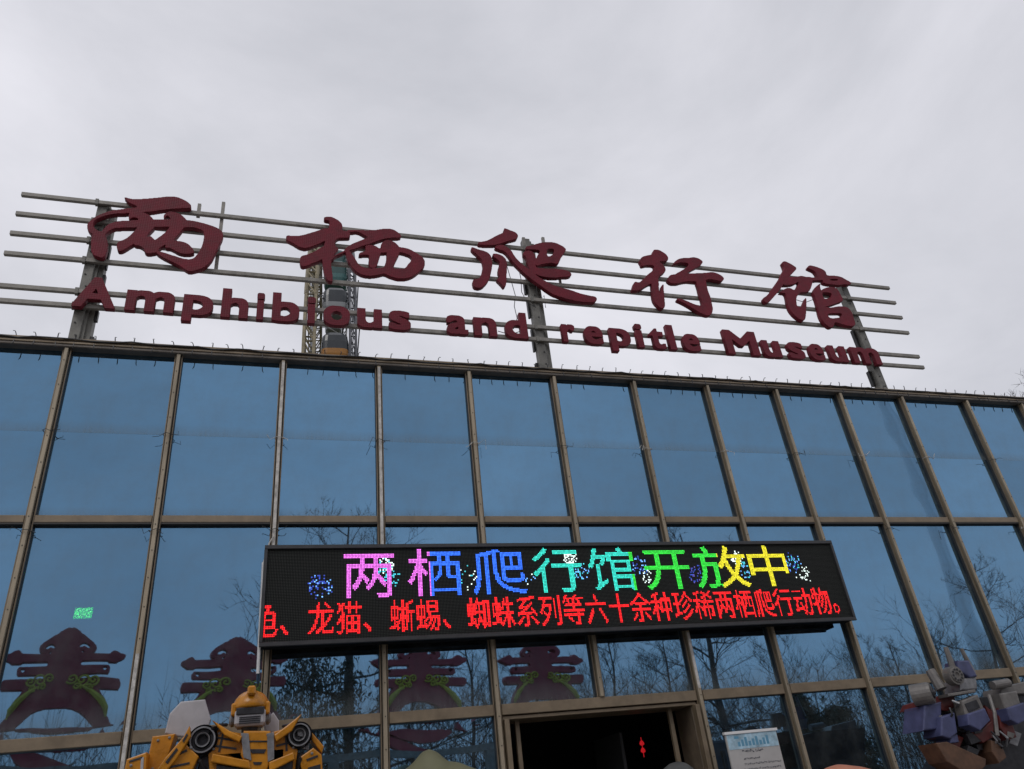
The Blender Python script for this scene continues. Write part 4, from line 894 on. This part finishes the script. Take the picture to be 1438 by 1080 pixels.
def ring(name, y0, y1, ra, rb, m, th):
    b = BM()
    for y in (y0, y1):
        for r in (ra, rb):
            for k in range(NSEG): tube(b, [wpt(k*2*math.pi/NSEG, r, y), wpt((k+1)*2*math.pi/NSEG, r, y)], th, 4, False)
    for k in range(NSEG):
        a, a2 = k*2*math.pi/NSEG, (k+1)*2*math.pi/NSEG
        for p, q in (((ra, y0), (rb, y0)), ((rb, y0), (rb, y1)), ((ra, y1), (rb, y1)), ((ra, y0), (ra, y1))):
            tube(b, [wpt(a, *p), wpt(a, *q)], th*.6, 4, False); tube(b, [wpt(a, *p), wpt(a2, *q)], th*.5, 4, False)
    o = bm_obj(name, b, m, fer)
ring('rim_truss', -1.95, -1.2, RW-1.2, RW+.2, M_FY, .15)
ring('rim_truss', 1.4, 1.85, RW-1.0, RW, M_FG, .10)
b = BM()
for k in range(NSEG):
    if k % 2 == 0:
        a = k*2*math.pi/NSEG
        tube(b, [wpt(a, RW-1.0, -1.5), wpt(a, RW-1.0, 1.95)], .05, 4, False); tube(b, [wpt(a, RW-1.0, 1.0), wpt(a+.13, RW-1.0, 1.4)], .045, 4, False); tube(b, [wpt(a, RW-1.0, -1.2), wpt(a+.065, RW-1.0, .9)], .035, 4, False)
bm_obj('cross_braces', b, M_FW, fer)
b = BM()
for k in range(24):
    for y in (-2, 2.2): tube(b, [wpt(k*math.pi/12, 1, y*.8), wpt(k*math.pi/12, RW-1.1, y)], .05, 4, False)
bm_obj('spokes', b, M_FG, fer)
b = BM(); tube(b, [(0, -4, ZC), (0, 4, ZC)], .9, 16); bm_obj('axle', b, M_FG, fer)
for y in (-4, 4):
    for s in (-1, 1):
        b = BM(); tube(b, [(s*11, y*1.6, 0), (0, y, ZC)], [.6, .4], 8); bm_obj('support_leg', b, M_FW, fer)
cab_cols = [mat('cabin_teal', (.035, .12, .12), .4, var=.15), mat('cabin_orange', (.30, .125, .012), .4, var=.15), mat('cabin_red', (.3, .04, .03), .4), mat('cabin_grey', (.2, .21, .22), .4)]
M_CG = mat('cabin_glass', (.02, .025, .03), .15)
NCAB = 30
prof_low = [(.62, 0), (.88, .10), (.98, .45), (1.0, .85)]; prof_up = [(1.0, .851), (1.0, 1.5), (.93, 2.05), (.7, 2.4), (.35, 2.52)]
def sq_lathe(prof):
    b = BM(); rings = []
    for r, z in prof:
        ring_ = []
        for k in range(24):
            a = 2*math.pi*k/24; c, s = math.cos(a), math.sin(a); e = .45
            ring_.append(b.verts.new((math.copysign(abs(c)**e, c)*r, math.copysign(abs(s)**e, s)*r, z)))
        rings.append(ring_)
    for i in range(len(rings)-1):
        for k in range(24): b.faces.new((rings[i][k], rings[i][(k+1) % 24], rings[i+1][(k+1) % 24], rings[i+1][k]))
    b.faces.new(list(reversed(rings[0]))); b.faces.new(rings[-1]); me = bpy.data.meshes.new('cabin'); b.to_mesh(me); b.free(); return me
seq = [0, 0, 0, 2, 1, 3]
up_me = sq_lathe(prof_up); up_me.materials.append(M_CG); up_teal = sq_lathe(prof_up); up_teal.materials.append(mat('cabin_glass_teal', (.02, .07, .068), .2))
low_me = []
for m in cab_cols: q = sq_lathe(prof_low); q.materials.append(m); low_me.append(q)
b = BM(); lathe(b, [(1.09, 0), (1.09, .06)], 'Z', 16); trim = bpy.data.meshes.new('trim'); b.to_mesh(trim); b.free(); trim.materials.append(M_FW)
PH = rad(146)
for k in range(NCAB):
    a = PH-k*2*math.pi/NCAB
    p = wpt(a, RW-.4, .3); o = bpy.data.objects.new('cabin', low_me[seq[k % 6]]); COL.objects.link(o); o.parent = fer; o.location = p-Vector((0, 0, 2.6))
    u = bpy.data.objects.new('cabin_window', up_teal if seq[k % 6] == 0 else up_me); COL.objects.link(u); u.parent = o

# bare treetop just showing over the roof at the far right
t = thing('bare_tree', 'twiggy treetop just showing above the roof edge at far right', 'tree', (23.5, 16.0, 0)); s = 1.0
p = at(1412, 548, 16.0); t.location = (p.x, 16.0, 0); s = p.z/8.0; t.scale = (s*.8, s*.8, s); link('trunk', TK[1][0], None, t); link('crown', TK[1][1], None, t)
